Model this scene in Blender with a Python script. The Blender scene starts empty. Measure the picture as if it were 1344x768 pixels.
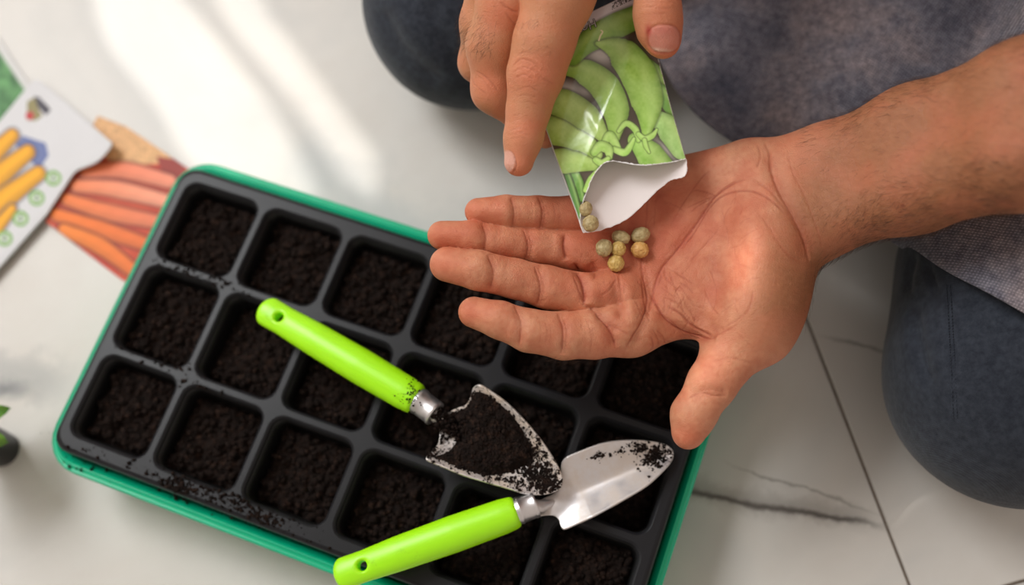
import bpy, bmesh, math, random
import numpy as np
from mathutils import Vector, Matrix, noise
C = bpy.context.scene.collection
random.seed(7); rng = np.random.default_rng(7)

# ------------------------------------------------------------------ camera
F = 1400.0
PITCH = 0.055
def rot(a, b, c):
    ca, sa, cb, sb, cc, sc = math.cos(a), math.sin(a), math.cos(b), math.sin(b), math.cos(c), math.sin(c)
    return np.array([[1,0,0],[0,ca,-sa],[0,sa,ca]]) @ np.array([[cb,0,sb],[0,1,0],[-sb,0,cb]]) @ np.array([[cc,-sc,0],[sc,cc,0],[0,0,1]])
RT = rot(-0.317, -0.087, -0.353)                 # tray axes as the camera sees them
TZ = 0.058                                       # height of the tray's top face
n_ = RT[:, 2]
xw = np.array([1.0, 0, 0]) - n_[0]*n_; xw /= np.linalg.norm(xw)
yw = np.cross(n_, xw)
Q = np.stack([xw, yw, n_], 1)                    # world -> camera
t0 = np.array([-1.304, -0.996, -10.732])*PITCH - n_*TZ
CAM = -Q.T @ t0
TRAY_ROT = math.atan2(*(Q.T @ RT[:, 0])[[1, 0]])
ASP = 1.045
cd = bpy.data.cameras.new('camera'); cam = bpy.data.objects.new('camera', cd); C.objects.link(cam)
cam.matrix_world = Matrix(np.block([[Q.T, CAM[:, None]], [np.zeros((1, 3)), np.ones((1, 1))]]).tolist())
cd.sensor_width = 36; cd.lens = F*36/1344; cd.clip_start = 0.01
bpy.context.scene.camera = cam

def P(px, py, z):
    """point of the place at height z seen at photo pixel (px, py); arrays allowed"""
    px, py, z = np.broadcast_arrays(np.asarray(px, float), np.asarray(py, float), np.asarray(z, float))
    d = np.stack([(px-672)/F, -(py-384)/F, -np.ones_like(px)], -1) @ Q     # camera -> world direction
    t = (z-CAM[2])/d[..., 2]
    return CAM + d*t[..., None]
def proj(w):
    c = (w-CAM) @ Q.T
    return 672+F*c[..., 0]/-c[..., 2], 384-F*c[..., 1]/-c[..., 2], -c[..., 2]
def depth(w): return -((np.asarray(w)-CAM) @ Q.T)[..., 2]
def PR(px, py, z, r):
    """joint: position and radius in metres from a radius in photo pixels"""
    w = P(px, py, z); return w, r*depth(w)/F

# ------------------------------------------------------------------ materials
def new_mat(name):
    m = bpy.data.materials.new(name); m.use_nodes = True
    nt = m.node_tree; b = nt.nodes['Principled BSDF']
    return m, nt, b
def N(nt, typ, **kw):
    n = nt.nodes.new(typ)
    for k, v in kw.items():
        if k.startswith('i_'):
            key = k[2:]; n.inputs[int(key) if key.isdigit() else key.replace('_', ' ')].default_value = v
        else: setattr(n, k, v)
    return n
def ramp(nt, fac, stops, interp='LINEAR'):
    r = nt.nodes.new('ShaderNodeValToRGB'); r.color_ramp.interpolation = interp
    while len(r.color_ramp.elements) < len(stops): r.color_ramp.elements.new(0.5)
    for e, (p, c) in zip(r.color_ramp.elements, stops):
        e.position = p; e.color = (*c, 1) if len(c) == 3 else c
    nt.links.new(fac, r.inputs[0]); return r.outputs[0]
def mixc(nt, fac, a, b, mode='MIX'):
    m = nt.nodes.new('ShaderNodeMix'); m.data_type = 'RGBA'; m.blend_type = mode
    for s, v in ((m.inputs[0], fac), (m.inputs[6], a), (m.inputs[7], b)):
        if isinstance(v, (int, float)): s.default_value = v
        elif isinstance(v, tuple): s.default_value = (*v, 1) if len(v) == 3 else v
        else: nt.links.new(v, s)
    return m.outputs[2]
def math_(nt, op, a, b=None, c=None):
    m = nt.nodes.new('ShaderNodeMath'); m.operation = op
    for s, v in zip(m.inputs, (a, b, c)):
        if v is None: continue
        if isinstance(v, (int, float)): s.default_value = v
        else: nt.links.new(v, s)
    return m.outputs[0]
def noise_t(nt, scale, detail=4, rough=0.5, vec=None, dist=0.0):
    n = N(nt, 'ShaderNodeTexNoise'); n.inputs['Scale'].default_value = scale
    n.inputs['Detail'].default_value = detail; n.inputs['Roughness'].default_value = rough
    n.inputs['Distortion'].default_value = dist
    if vec is not None: nt.links.new(vec, n.inputs['Vector'])
    return n.outputs['Fac']
def objco(nt): return N(nt, 'ShaderNodeTexCoord').outputs['Object']
def bump(nt, b, h, strength=0.3, dist=0.001, prev=None):
    u = N(nt, 'ShaderNodeBump'); u.inputs['Strength'].default_value = strength; u.inputs['Distance'].default_value = dist
    nt.links.new(h, u.inputs['Height'])
    if prev is not None: nt.links.new(prev, u.inputs['Normal'])
    nt.links.new(u.outputs[0], b.inputs['Normal']); return u.outputs[0]
def lin(r, g, b):
    f = lambda c: (c/255/12.92) if c/255 <= 0.04045 else ((c/255+0.055)/1.055)**2.4
    return (f(r), f(g), f(b))

def plastic(name, col, rough=0.4, noise_amt=0.0, spec=0.5, sss=0.0, bump_s=0):
    m, nt, b = new_mat(name)
    co = objco(nt)
    f = noise_t(nt, 60, 3, 0.6, co)
    c2 = tuple(x*(1-noise_amt) for x in col)
    nt.links.new(mixc(nt, f, col, c2), b.inputs['Base Color'])
    b.inputs['Roughness'].default_value = rough; b.inputs['Specular IOR Level'].default_value = spec
    if sss: b.inputs['Subsurface Weight'].default_value = sss; b.inputs['Subsurface Radius'].default_value = (0.004, 0.004, 0.001)
    if bump_s: bump(nt, b, noise_t(nt, 900, 3, 0.6, co), bump_s, 0.0003)
    return m

def painted(name, rough=0.35, coat=0.0, weave=0):
    m, nt, b = new_mat(name)
    a = N(nt, 'ShaderNodeVertexColor', layer_name='Col')
    nt.links.new(a.outputs[0], b.inputs['Base Color'])
    b.inputs['Roughness'].default_value = rough
    b.inputs['Coat Weight'].default_value = coat; b.inputs['Coat Roughness'].default_value = 0.12
    bump(nt, b, noise_t(nt, 90, 3, 0.5, objco(nt)), 0.25, 0.002)
    return m

# ------------------------------------------------------------------ object helpers
def tag(o, label=None, cat=None, group=None, kind=None):
    if label: o['label'] = label
    if cat: o['category'] = cat
    if group: o['group'] = group
    if kind: o['kind'] = kind
    return o
def empty(name, loc=(0, 0, 0), rz=0):
    o = bpy.data.objects.new(name, None); C.objects.link(o)
    o.location = tuple(loc); o.rotation_euler = (0, 0, rz); o.empty_display_size = 0.02
    return o
def link(name, me, mat, parent=None, smooth=True):
    o = bpy.data.objects.new(name, me); C.objects.link(o)
    if mat:
        for m in (mat if isinstance(mat, (list, tuple)) else [mat]): me.materials.append(m)
    if smooth: me.polygons.foreach_set('use_smooth', [True]*len(me.polygons))
    if parent is not None:
        o.parent = parent
        # geometry is given in world space, so undo the parent's placement
        o.matrix_parent_inverse = (Matrix.Translation(parent.location) @ Matrix.Rotation(parent.rotation_euler.z, 4, 'Z')).inverted() if parent.parent is None else parent.matrix_parent_inverse.copy()
        if parent.parent is not None: o.matrix_parent_inverse = Matrix.Identity(4)
    return o
def from_np(name, v, f, mat, parent=None, smooth=True, col=None):
    me = bpy.data.meshes.new(name)
    v = np.asarray(v, np.float32); f = np.asarray(f, np.int32)
    k = f.shape[1]
    me.vertices.add(len(v)); me.vertices.foreach_set('co', v.ravel())
    me.loops.add(f.size); me.loops.foreach_set('vertex_index', f.ravel())
    me.polygons.add(len(f)); me.polygons.foreach_set('loop_start', np.arange(0, f.size, k, dtype=np.int32))
    me.update(calc_edges=True); me.validate()
    if col is not None: add_col(me, col)
    return link(name, me, mat, parent, smooth)
def add_col(me, col):
    a = me.color_attributes.new('Col', 'FLOAT_COLOR', 'POINT')
    a.data.foreach_set('color', np.concatenate([col, np.ones((len(col), 1))], 1).astype(np.float32).ravel())
def bm_obj(name, bm, mat, parent=None, smooth=True):
    bmesh.ops.recalc_face_normals(bm, faces=bm.faces)
    me = bpy.data.meshes.new(name); bm.to_mesh(me); bm.free()
    return link(name, me, mat, parent, smooth)
def vnormals(me):
    n = np.empty(len(me.vertices)*3, np.float32); me.vertices.foreach_get('normal', n); return n.reshape(-1, 3)
def vcoords(me):
    n = np.empty(len(me.vertices)*3, np.float32); me.vertices.foreach_get('co', n); return n.reshape(-1, 3)

# ------------------------------------------------------------------ implicit shapes -> one continuous mesh
def smin(a, b, k):
    if k <= 0: return np.minimum(a, b)
    h = np.maximum(k-np.abs(a-b), 0)/k
    return np.minimum(a, b)-h*h*k*0.25
def smax(a, b, k): return -smin(-a, -b, k)
def cone(p, a, b, r1, r2, sz=1.0):
    a = np.asarray(a); b = np.asarray(b)
    if sz != 1.0:
        s = np.array([1, 1, 1/sz]); p = p*s; a = a*s; b = b*s
    ba = b-a; pa = p-a
    t = np.clip(pa @ ba/max(ba @ ba, 1e-12), 0, 1)
    return (np.linalg.norm(pa-t[:, None]*ba, axis=1)-(r1+(r2-r1)*t))*(min(sz, 1.0))
def ell(p, c, rad, axes=None):
    q = p-np.asarray(c)
    if axes is not None: q = q @ np.asarray(axes).T
    rad = np.asarray(rad)
    k0 = np.linalg.norm(q/rad, axis=1); k1 = np.linalg.norm(q/rad**2, axis=1)
    return k0*(k0-1)/np.maximum(k1, 1e-9)
def chain(p, js, k=0.004, sz=1.0):
    d = None
    for (a, r1), (b, r2) in zip(js[:-1], js[1:]):
        e = cone(p, a, b, r1, r2, sz)
        d = e if d is None else smin(d, e, k)
    return d
def nets(sdf, lo, hi, h):
    lo = np.asarray(lo, float); hi = np.asarray(hi, float)
    B = 8
    nb = np.ceil((hi-lo)/(h*B)).astype(int); dims = nb*B
    bi = np.stack(np.meshgrid(*[np.arange(n) for n in nb], indexing='ij'), -1).reshape(-1, 3)
    dc = sdf(lo+(bi*B+B/2-0.5)*h)
    vals = np.repeat(np.repeat(np.repeat(np.sign(dc).reshape(nb), B, 0), B, 1), B, 2).astype(np.float32)
    act = bi[np.abs(dc) < h*B*0.87*1.6]
    off = np.stack(np.meshgrid(*[np.arange(B)]*3, indexing='ij'), -1).reshape(-1, 3)
    for s in range(0, len(act), 1500):
        idx = (act[s:s+1500, None, :]*B+off[None]).reshape(-1, 3)
        vals[idx[:, 0], idx[:, 1], idx[:, 2]] = sdf(lo+idx*h)
    for ax in range(3):                                     # close at the borders
        for e in (0, -1):
            sl = [slice(None)]*3; sl[ax] = e; vals[tuple(sl)] = np.maximum(vals[tuple(sl)], h*0.5)
    ins = vals < 0
    c = np.zeros([d-1 for d in dims], np.int8)
    for i in (0, 1):
        for j in (0, 1):
            for k in (0, 1):
                c += ins[i:dims[0]-1+i, j:dims[1]-1+j, k:dims[2]-1+k]
    cells = np.argwhere((c > 0) & (c < 8))
    vid = np.full(c.shape, -1, np.int32); vid[cells[:, 0], cells[:, 1], cells[:, 2]] = np.arange(len(cells))
    acc = np.zeros((len(cells), 3)); cnt = np.zeros(len(cells))
    cor = [(i, j, k) for i in (0, 1) for j in (0, 1) for k in (0, 1)]
    cv = {q: vals[cells[:, 0]+q[0], cells[:, 1]+q[1], cells[:, 2]+q[2]] for q in cor}
    for q in cor:
        for ax in range(3):
            if q[ax] == 1: continue
            r = list(q); r[ax] = 1; r = tuple(r)
            a, b = cv[q], cv[r]; m = (a < 0) != (b < 0)
            t = np.where(m, a/np.where(m, a-b, 1), 0)
            pt = np.tile(np.array(q, float), (len(cells), 1)); pt[:, ax] += t
            acc += pt*m[:, None]; cnt += m
    V = lo+(cells+acc/cnt[:, None])*h
    faces = []
    for ax in range(3):
        u, v = [(1, 2), (2, 0), (0, 1)][ax]
        s0 = [slice(1, d-1) for d in dims]; s1 = [slice(1, d-1) for d in dims]
        s0[ax] = slice(0, dims[ax]-1); s1[ax] = slice(1, dims[ax])
        A = ins[tuple(s0)]; Bm = ins[tuple(s1)]
        e = np.argwhere(A != Bm); e_off = np.array([1, 1, 1]); e_off[ax] = 0; e = e+e_off
        flip = ins[e[:, 0], e[:, 1], e[:, 2]]
        def g(du, dv):
            w = e.copy(); w[:, u] -= du; w[:, v] -= dv; return vid[w[:, 0], w[:, 1], w[:, 2]]
        qd = np.stack([g(0, 0), g(1, 0), g(1, 1), g(0, 1)], 1)
        qd[~flip] = qd[~flip][:, ::-1]
        faces.append(qd)
    return V, np.concatenate(faces)
def hit(sdf, px, py):
    d = np.array([(px-672)/F, -(py-384)/F, -1.0]) @ Q; d /= np.linalg.norm(d)
    t = 0.15
    for _ in range(200):
        s = float(sdf((CAM+d*t)[None])[0])
        t += s*0.8
        if s < 1e-5: break
    return CAM+d*t

# ------------------------------------------------------------------ flat sheets cut to an outline
def in_poly(x, y, poly):
    ins = np.zeros(x.shape, bool); n = len(poly)
    for i in range(n):
        x1, y1 = poly[i]; x2, y2 = poly[(i+1) % n]
        c = ((y1 > y) != (y2 > y)) & (x < (x2-x1)*(y-y1)/(y2-y1+1e-12)+x1)
        ins ^= c
    return ins
def seg_dist(x, y, pts, closed=False):
    """distance to a polyline, the parameter 0..1 along it, side"""
    best = np.full(x.shape, 1e9); par = np.zeros(x.shape); side = np.zeros(x.shape); cx = x.copy(); cy = y.copy()
    L = list(pts)+([pts[0]] if closed else [])
    ln = [math.hypot(b[0]-a[0], b[1]-a[1]) for a, b in zip(L[:-1], L[1:])]; tot = sum(ln); run = 0
    for (a, b, l) in zip(L[:-1], L[1:], ln):
        dx, dy = b[0]-a[0], b[1]-a[1]
        t = np.clip(((x-a[0])*dx+(y-a[1])*dy)/(l*l+1e-12), 0, 1)
        qx, qy = a[0]+t*dx, a[1]+t*dy
        d = np.hypot(x-qx, y-qy); m = d < best
        best[m] = d[m]; par[m] = ((run+t*l)/tot)[m]; side[m] = np.sign(dx*(y-a[1])-dy*(x-a[0]))[m]
        cx[m] = qx[m]; cy[m] = qy[m]; run += l
    return best, par, side, cx, cy
def sheet_grid(poly, step):
    """2-D grid clipped to poly, boundary vertices snapped onto the outline"""
    poly = [tuple(p) for p in poly]
    xs = [p[0] for p in poly]; ys = [p[1] for p in poly]
    gx = np.arange(min(xs)-step, max(xs)+2*step, step); gy = np.arange(min(ys)-step, max(ys)+2*step, step)
    X, Y = np.meshgrid(gx, gy, indexing='ij')
    cxm, cym = (X[:-1, :-1]+step/2), (Y[:-1, :-1]+step/2)
    keep = in_poly(cxm, cym, poly)
    ids = np.arange(X.size).reshape(X.shape)
    f = np.stack([ids[:-1, :-1], ids[:-1, 1:], ids[1:, 1:], ids[1:, :-1]], -1)[keep]
    used, inv = np.unique(f, return_inverse=True); f = inv.reshape(f.shape)
    x, y = X.ravel()[used], Y.ravel()[used]
    cnt = np.bincount(f.ravel(), minlength=len(x))
    bd = cnt < 4
    _, _, _, sx, sy = seg_dist(x[bd], y[bd], poly, True)
    x[bd], y[bd] = sx, sy
    return x, y, f
def spline(pts, n=8):
    """Catmull-Rom through points"""
    p = np.array([pts[0]]+list(pts)+[pts[-1]], float); out = []
    for i in range(1, len(p)-2):
        for s in range(n):
            t = s/n
            out.append(0.5*((2*p[i])+(-p[i-1]+p[i+1])*t+(2*p[i-1]-5*p[i]+4*p[i+1]-p[i+2])*t*t+(-p[i-1]+3*p[i]-3*p[i+1]+p[i+2])*t**3))
    out.append(p[-2]); return [tuple(q) for q in out]
def px_sheet(name, poly, zf, step, mat, parent=None, colf=None, thick=0.0004, world=False):
    x, y, f = sheet_grid(poly, step)
    w = P(x, y, zf(x, y))
    o = from_np(name, w, f, mat, parent, True, colf(x, y) if colf else None)
    # make it face up
    n = vnormals(o.data)
    if n[:, 2].mean() < 0: o.data.flip_normals()
    if thick:
        s = o.modifiers.new('thickness', 'SOLIDIFY'); s.thickness = thick; s.offset = -1
    return o
def fbm(x, y, sc, oct=4, seed=0.0):
    out = np.zeros(x.shape)
    fl, xf, yf = out.ravel(), x.ravel(), y.ravel()
    for i in range(len(fl)): fl[i] = noise.fractal((xf[i]*sc, yf[i]*sc, seed), 0.9, 2.1, oct)
    return out
def vnoise(x, y, sc, seed=0):
    """fast value noise"""
    u, v = x*sc+seed*17.3, y*sc+seed*9.1
    i, j = np.floor(u).astype(int), np.floor(v).astype(int); fu, fv = u-i, v-j
    fu = fu*fu*(3-2*fu); fv = fv*fv*(3-2*fv)
    h = lambda a, b: np.modf(np.abs(np.sin(a*127.1+b*311.7+seed*74.7)*43758.5453))[0]
    return (h(i, j)*(1-fu)+h(i+1, j)*fu)*(1-fv)+(h(i, j+1)*(1-fu)+h(i+1, j+1)*fu)*fv
def mixv(c, m, col): return c*(1-m[:, None])+np.asarray(col)[None]*m[:, None]
def sm(a, b, x): t = np.clip((x-a)/(b-a), 0, 1); return t*t*(3-2*t)
def stroke(c, x, y, pts, ws, fn, soft=0.8):
    """paint a thick curved stroke; fn(u along, v across -1..1) -> rgb arrays"""
    sp = spline(pts, 6)
    d, par, side, _, _ = seg_dist(x, y, sp)
    w = np.interp(par, np.linspace(0, 1, len(ws)), ws)
    m = sm(w+soft, w-soft, d)
    col = fn(par, np.clip(d/w, 0, 1)*side)
    return c*(1-m[:, None])+col*m[:, None]
# ------------------------------------------------------------------ setting: marble tiles
def floor():
    m, nt, b = new_mat('marble_tile')
    geo = N(nt, 'ShaderNodeNewGeometry').outputs['Position']
    big = noise_t(nt, 3.0, 5, 0.6, geo, 0.8)
    base = ramp(nt, big, [(0.30, lin(190, 190, 188)), (0.5, lin(212, 208, 202)), (0.72, lin(204, 196, 187))])
    fine = noise_t(nt, 40, 5, 0.6, geo)
    base = mixc(nt, math_(nt, 'MULTIPLY', fine, 0.12), base, lin(150, 145, 138))
    sep = N(nt, 'ShaderNodeSeparateXYZ'); nt.links.new(geo, sep.inputs[0])
    def vein(pa, pb, width, col, amt, wob, base, sc=14):
        a, c_ = P(*pa, 0), P(*pb, 0)
        d = (c_-a)[:2]; L = np.linalg.norm(d); d /= L
        X = math_(nt, 'SUBTRACT', sep.outputs[0], float(a[0])); Y = math_(nt, 'SUBTRACT', sep.outputs[1], float(a[1]))
        u = math_(nt, 'ADD', math_(nt, 'MULTIPLY', X, float(d[0])), math_(nt, 'MULTIPLY', Y, float(d[1])))
        v = math_(nt, 'SUBTRACT', math_(nt, 'MULTIPLY', Y, float(d[0])), math_(nt, 'MULTIPLY', X, float(d[1])))
        w1 = math_(nt, 'SUBTRACT', noise_t(nt, sc, 6, 0.62, geo), 0.5)
        v = math_(nt, 'ADD', v, math_(nt, 'MULTIPLY', w1, wob))
        v = math_(nt, 'ABSOLUTE', v)
        wn = math_(nt, 'MULTIPLY', noise_t(nt, sc*5, 3, 0.7, geo), width*2)
        f = N(nt, 'ShaderNodeMapRange', interpolation_type='SMOOTHSTEP'); nt.links.new(v, f.inputs[0])
        nt.links.new(wn, f.inputs[2]); f.inputs[1].default_value = 0; f.inputs[3].default_value = 1; f.inputs[4].default_value = 0
        e1 = N(nt, 'ShaderNodeMapRange', interpolation_type='SMOOTHSTEP'); nt.links.new(u, e1.inputs[0]); e1.inputs[1].default_value = -0.01; e1.inputs[2].default_value = 0.02
        e2 = N(nt, 'ShaderNodeMapRange', interpolation_type='SMOOTHSTEP'); nt.links.new(u, e2.inputs[0]); e2.inputs[1].default_value = float(L)+0.005; e2.inputs[2].default_value = float(L)-0.03
        fac = math_(nt, 'MULTIPLY', math_(nt, 'MULTIPLY', f.outputs[0], math_(nt, 'MULTIPLY', e1.outputs[0], e2.outputs[0])), amt)
        return mixc(nt, fac, base, col)
    base = vein((850, 632), (1170, 696), 0.0032, lin(44, 40, 38), 1.0, 0.016, base)
    base = vein((860, 628), (1165, 690), 0.011, lin(120, 114, 108), 0.5, 0.02, base)
    base = vein((960, 612), (1160, 672), 0.0016, lin(110, 104, 98), 0.6, 0.02, base, 20)
    base = vein((1085, 442), (1200, 466), 0.002, lin(110, 104, 98), 0.7, 0.015, base, 18)
    base = vein((-30, 505), (60, 520), 0.010, lin(92, 94, 96), 0.85, 0.02, base)
    base = vein((-60, 470), (110, 512), 0.022, lin(140, 142, 142), 0.5, 0.03, base)
    base = vein((380, 190), (560, 330), 0.03, lin(165, 172, 176), 0.35, 0.05, base, 8)
    nt.links.new(base, b.inputs['Base Color'])
    b.inputs['Roughness'].default_value = 0.42; b.inputs['Specular IOR Level'].default_value = 0.4
    g, ntg, bg = new_mat('grout'); gg = noise_t(ntg, 300, 4, 0.6, objco(ntg))
    ntg.links.new(ramp(ntg, gg, [(0.3, lin(92, 80, 70)), (0.7, lin(128, 116, 104))]), bg.inputs['Base Color']); bg.inputs['Roughness'].default_value = 0.9
    # tile joint direction from the photo
    a, c_ = P(1052, 400, 0)[:2], P(1194, 768, 0)[:2]
    d = (c_-a)/np.linalg.norm(c_-a); e = np.array([-d[1], d[0]])     # e points to the right-hand tile
    if e[0] < 0: e = -e
    q = P(1325, 768, 0)[:2]-a                                         # short joint across at lower right
    vq = q @ d
    bm = bmesh.new()
    GW = 0.0016
    def tile(u0, u1, v0, v1):
        pts = [a+e*u+d*v for u, v in ((u0+GW/2, v0+GW/2), (u1-GW/2, v0+GW/2), (u1-GW/2, v1-GW/2), (u0+GW/2, v1-GW/2))]
        geom = []
        bot = [bm.verts.new((*p_, -0.009)) for p_ in pts]
        top = [bm.verts.new((*p_, -0.0006)) for p_ in pts]
        ctr = sum(pts)/4
        cap = [bm.verts.new((*(p_+(ctr-p_)/np.linalg.norm(ctr-p_)*0.0009), 0.0)) for p_ in pts]
        for i in range(4):
            j = (i+1) % 4
            bm.faces.new((bot[i], bot[j], top[j], top[i])); bm.faces.new((top[i], top[j], cap[j], cap[i]))
        bm.faces.new(cap)
    LU, LV = 0.90, 1.20
    for iu in range(-3, 3):
        sh = vq if iu >= 0 and iu % 2 == 0 else vq+0.55
        for iv in range(-4, 4):
            tile(iu*LU, (iu+1)*LU, sh+iv*LV, sh+(iv+1)*LV)
    nf = len(bm.faces)
    v = [bm.verts.new((x, y, -0.0014)) for x, y in ((-3, -3), (3, -3), (3, 3), (-3, 3))]
    gf = bm.faces.new(v)
    me = bpy.data.meshes.new('floor'); bmesh.ops.recalc_face_normals(bm, faces=bm.faces[:] if False else list(bm.faces)); gf.normal_update()
    if gf.normal.z < 0: gf.normal_flip()
    gf.material_index = 1; bm.to_mesh(me); bm.free()
    o = link('floor', me, [m, g], None, False); tag(o, 'pale veined marble floor tiles with thin brown grout', kind='structure')
floor()

# ------------------------------------------------------------------ seedling tray
M_black = plastic('black_plastic', lin(33, 33, 36), 0.34, 0.3, 0.22, 0, 0.15)
M_cell_shade = plastic('black_plastic_shaded', lin(17, 17, 18), 0.5, 0.3, 0.4, 0, 0.15)  # same black plastic, darkened to carry the shade inside the cells
M_green = plastic('green_plastic', lin(0, 182, 134), 0.33, 0.1, 0.5)
TR = (0, 0)
tray_o = np.array([0.0, 0.0])
ct, st = math.cos(TRAY_ROT), math.sin(TRAY_ROT)
def T(x, y): return (x*ct-y*st, x*st+y*ct)
PX, PY = PITCH, PITCH*ASP
HX, HY = 3*PX+0.0030, 1.5*PY+0.0038
def rrect(hx, hy, r, n=6, cx=0, cy=0):
    out = []
    for sx, sy, a0 in ((1, 1, 0), (-1, 1, 90), (-1, -1, 180), (1, -1, 270)):
        for k in range(n+1):
            a = math.radians(a0+90*k/n); out.append((cx+sx*(hx-r)+r*math.cos(a), cy+sy*(hy-r)+r*math.sin(a)))
    return out
def loft(bm, rings, closed=True, cap0=False, cap1=False):
    vs = [[bm.verts.new(p) for p in r] for r in rings]
    for a, b in zip(vs[:-1], vs[1:]):
        n = len(a)
        for i in range(n if closed else n-1):
            j = (i+1) % n; bm.faces.new((a[i], a[j], b[j], b[i]))
    if cap0: bm.faces.new(vs[0][::-1])
    if cap1: bm.faces.new(vs[-1])
    return vs
tray = empty('seedling_tray', (0, 0, 0.004), TRAY_ROT)
tag(tray, 'black plastic seedling tray with eighteen square cells full of soil', 'seed tray')
OH = 0.0252  # half opening
def build_insert():
    bm = bmesh.new()
    # outer skirt
    rings = []
    for dx, z in ((0.0010, TZ-0.0105), (0.0004, TZ-0.0025), (-0.0006, TZ-0.0006), (-0.0024, TZ)):
        rings.append([(*T(x, y), z) for x, y in rrect(HX+dx, HY+dx, 0.0105)])
    # flat face with holes: triangulate using edge-net fill
    bmR = bm
    vs = loft(bm, rings)
    outer = vs[-1]
    holes = []
    edges = [bm.edges.get((outer[i], outer[(i+1) % len(outer)])) for i in range(len(outer))]
    for i in range(6):
        for j in range(3):
            cx, cy = (i-2.5)*PX, (j-1)*PY
            hx, hy = OH, OH+0.0012
            x0, x1 = cx-hx, cx+hx
            y0, y1 = cy-hy, cy+hy
            if i == 0: x0 += 0.0016
            if i == 5: x1 -= 0.0016
            if j == 0: y0 += 0.0030
            if j == 2: y1 -= 0.0022
            c2x, c2y, h2x, h2y = (x0+x1)/2, (y0+y1)/2, (x1-x0)/2, (y1-y0)/2
            r1 = [(*T(x, y), TZ) for x, y in rrect(h2x+.0008, h2y+.0008, 0.0086, 6, c2x, c2y)]
            v1 = [bm.verts.new(p) for p in r1]
            for k in range(len(v1)): edges.append(bm.edges.new((v1[k], v1[(k+1) % len(v1)])))
            r2 = [(*T(x, y), TZ-0.0007) for x, y in rrect(h2x+0.0003, h2y+0.0003, 0.0082, 6, c2x, c2y)]
            rb = [(*T(x, y), TZ-0.0009) for x, y in rrect(h2x-0.0006, h2y-0.0006, 0.0073, 6, c2x, c2y)]; vb = [bm.verts.new(p) for p in rb]
            r3 = [(*T(x, y), TZ-0.0030) for x, y in rrect(h2x-0.0009, h2y-0.0009, 0.0070, 6, c2x, c2y)]
            v2 = [bm.verts.new(p) for p in r2]; v3 = [bm.verts.new(p) for p in r3]
            n = len(v1)
            for a, b in ((v1, v2), (v2, vb), (vb, v3)):
                for k in range(n): bm.faces.new((a[k], a[(k+1) % n], b[(k+1) % n], b[k]))
            holes.append((c2x, c2y, h2x-0.0009, h2y-0.0009, i, j))
    bmesh.ops.triangle_fill(bm, use_beauty=True, use_dissolve=False, edges=edges)
    # drop faces that filled the openings
    kill = []
    for f in bm.faces:
        if all(abs(v.co.z-TZ) < 1e-6 for v in f.verts):
            c = f.calc_center_median(); x = c.x*ct+c.y*st; y = -c.x*st+c.y*ct
            for (hx_, hy_, a, b, *_r) in holes:
                if abs(x-hx_) < a-0.002 and abs(y-hy_) < b-0.002: kill.append(f); break
    bmesh.ops.delete(bm, geom=kill, context='FACES_ONLY')
    o = bm_obj('frame', bm, M_black, tray, False)
    me = o.data
    me.polygons.foreach_set('use_smooth', [abs(p.normal.z) < 0.98 for p in me.polygons])
    for (cx, cy, hx, hy, i, j) in holes:
        bm = bmesh.new(); rings = []
        for s, z in ((0, TZ-0.0030), (0.0008, TZ-0.012), (0.0046, TZ-0.045), (0.0060, TZ-0.0465)):
            rings.append([(*T(x, y), z) for x, y in rrect(hx-s, hy-s, 0.0070, 6, cx, cy)])
        loft(bm, rings, cap1=True)
        for f in bm.faces: f.normal_flip()
        me = bpy.data.meshes.new('cell'); bm.to_mesh(me); bm.free()
        c = link('cell', me, M_cell_shade, tray)
        s = c.modifiers.new('wall', 'SOLIDIFY'); s.thickness = 0.0005; s.offset = 1
    return holes
CELLS = build_insert()

drip = empty('drip_tray', (0, 0, 0), TRAY_ROT)
tag(drip, 'green plastic drip tray under the black seedling tray', 'tray')
def build_drip():
    bm = bmesh.new(); rings = []
    ZR = 0.047
    prof = [(-0.004, 0.0005), (-0.002, 0.0005), (-0.0006, 0.004), (0.0010, 0.036), (0.0016, ZR-0.005), (0.0032, ZR-0.0022), (0.0062, ZR-0.0008), (0.0072, ZR), (0.0083, ZR), (0.0090, ZR-0.0013), (0.0112, ZR-0.0016), (0.0118, ZR-0.0008), (0.0126, ZR-0.0008), (0.0131, ZR-0.002), (0.0133, ZR-0.0055), (0.0124, ZR-0.0055), (0.0120, ZR-0.0030), (0.0075, ZR-0.0025), (0.0040, ZR-0.006), (0.0020, 0.036), (0.0002, 0.003), (-0.002, -0.0)]
    for dx, z in prof:
        rings.append([(*T(x, y), z) for x, y in rrect(HX+dx*(.64 if dx > 0 else 1), HY+dx*(.78 if dx > 0 else 1), 0.0105+dx*0.9)])
    loft(bm, rings)
    o = bm_obj('rim', bm, M_green, drip)
    o.modifiers.new('ws', 'WEIGHTED_NORMAL')
    bm = bmesh.new()
    loft(bm, [[(*T(x, y), z) for x, y in rrect(HX-0.004, HY-0.004, 0.008)] for z in (0.0002, 0.0012)], cap0=True, cap1=True)
    bm_obj('base', bm, M_green, drip, False)
build_drip()

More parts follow.
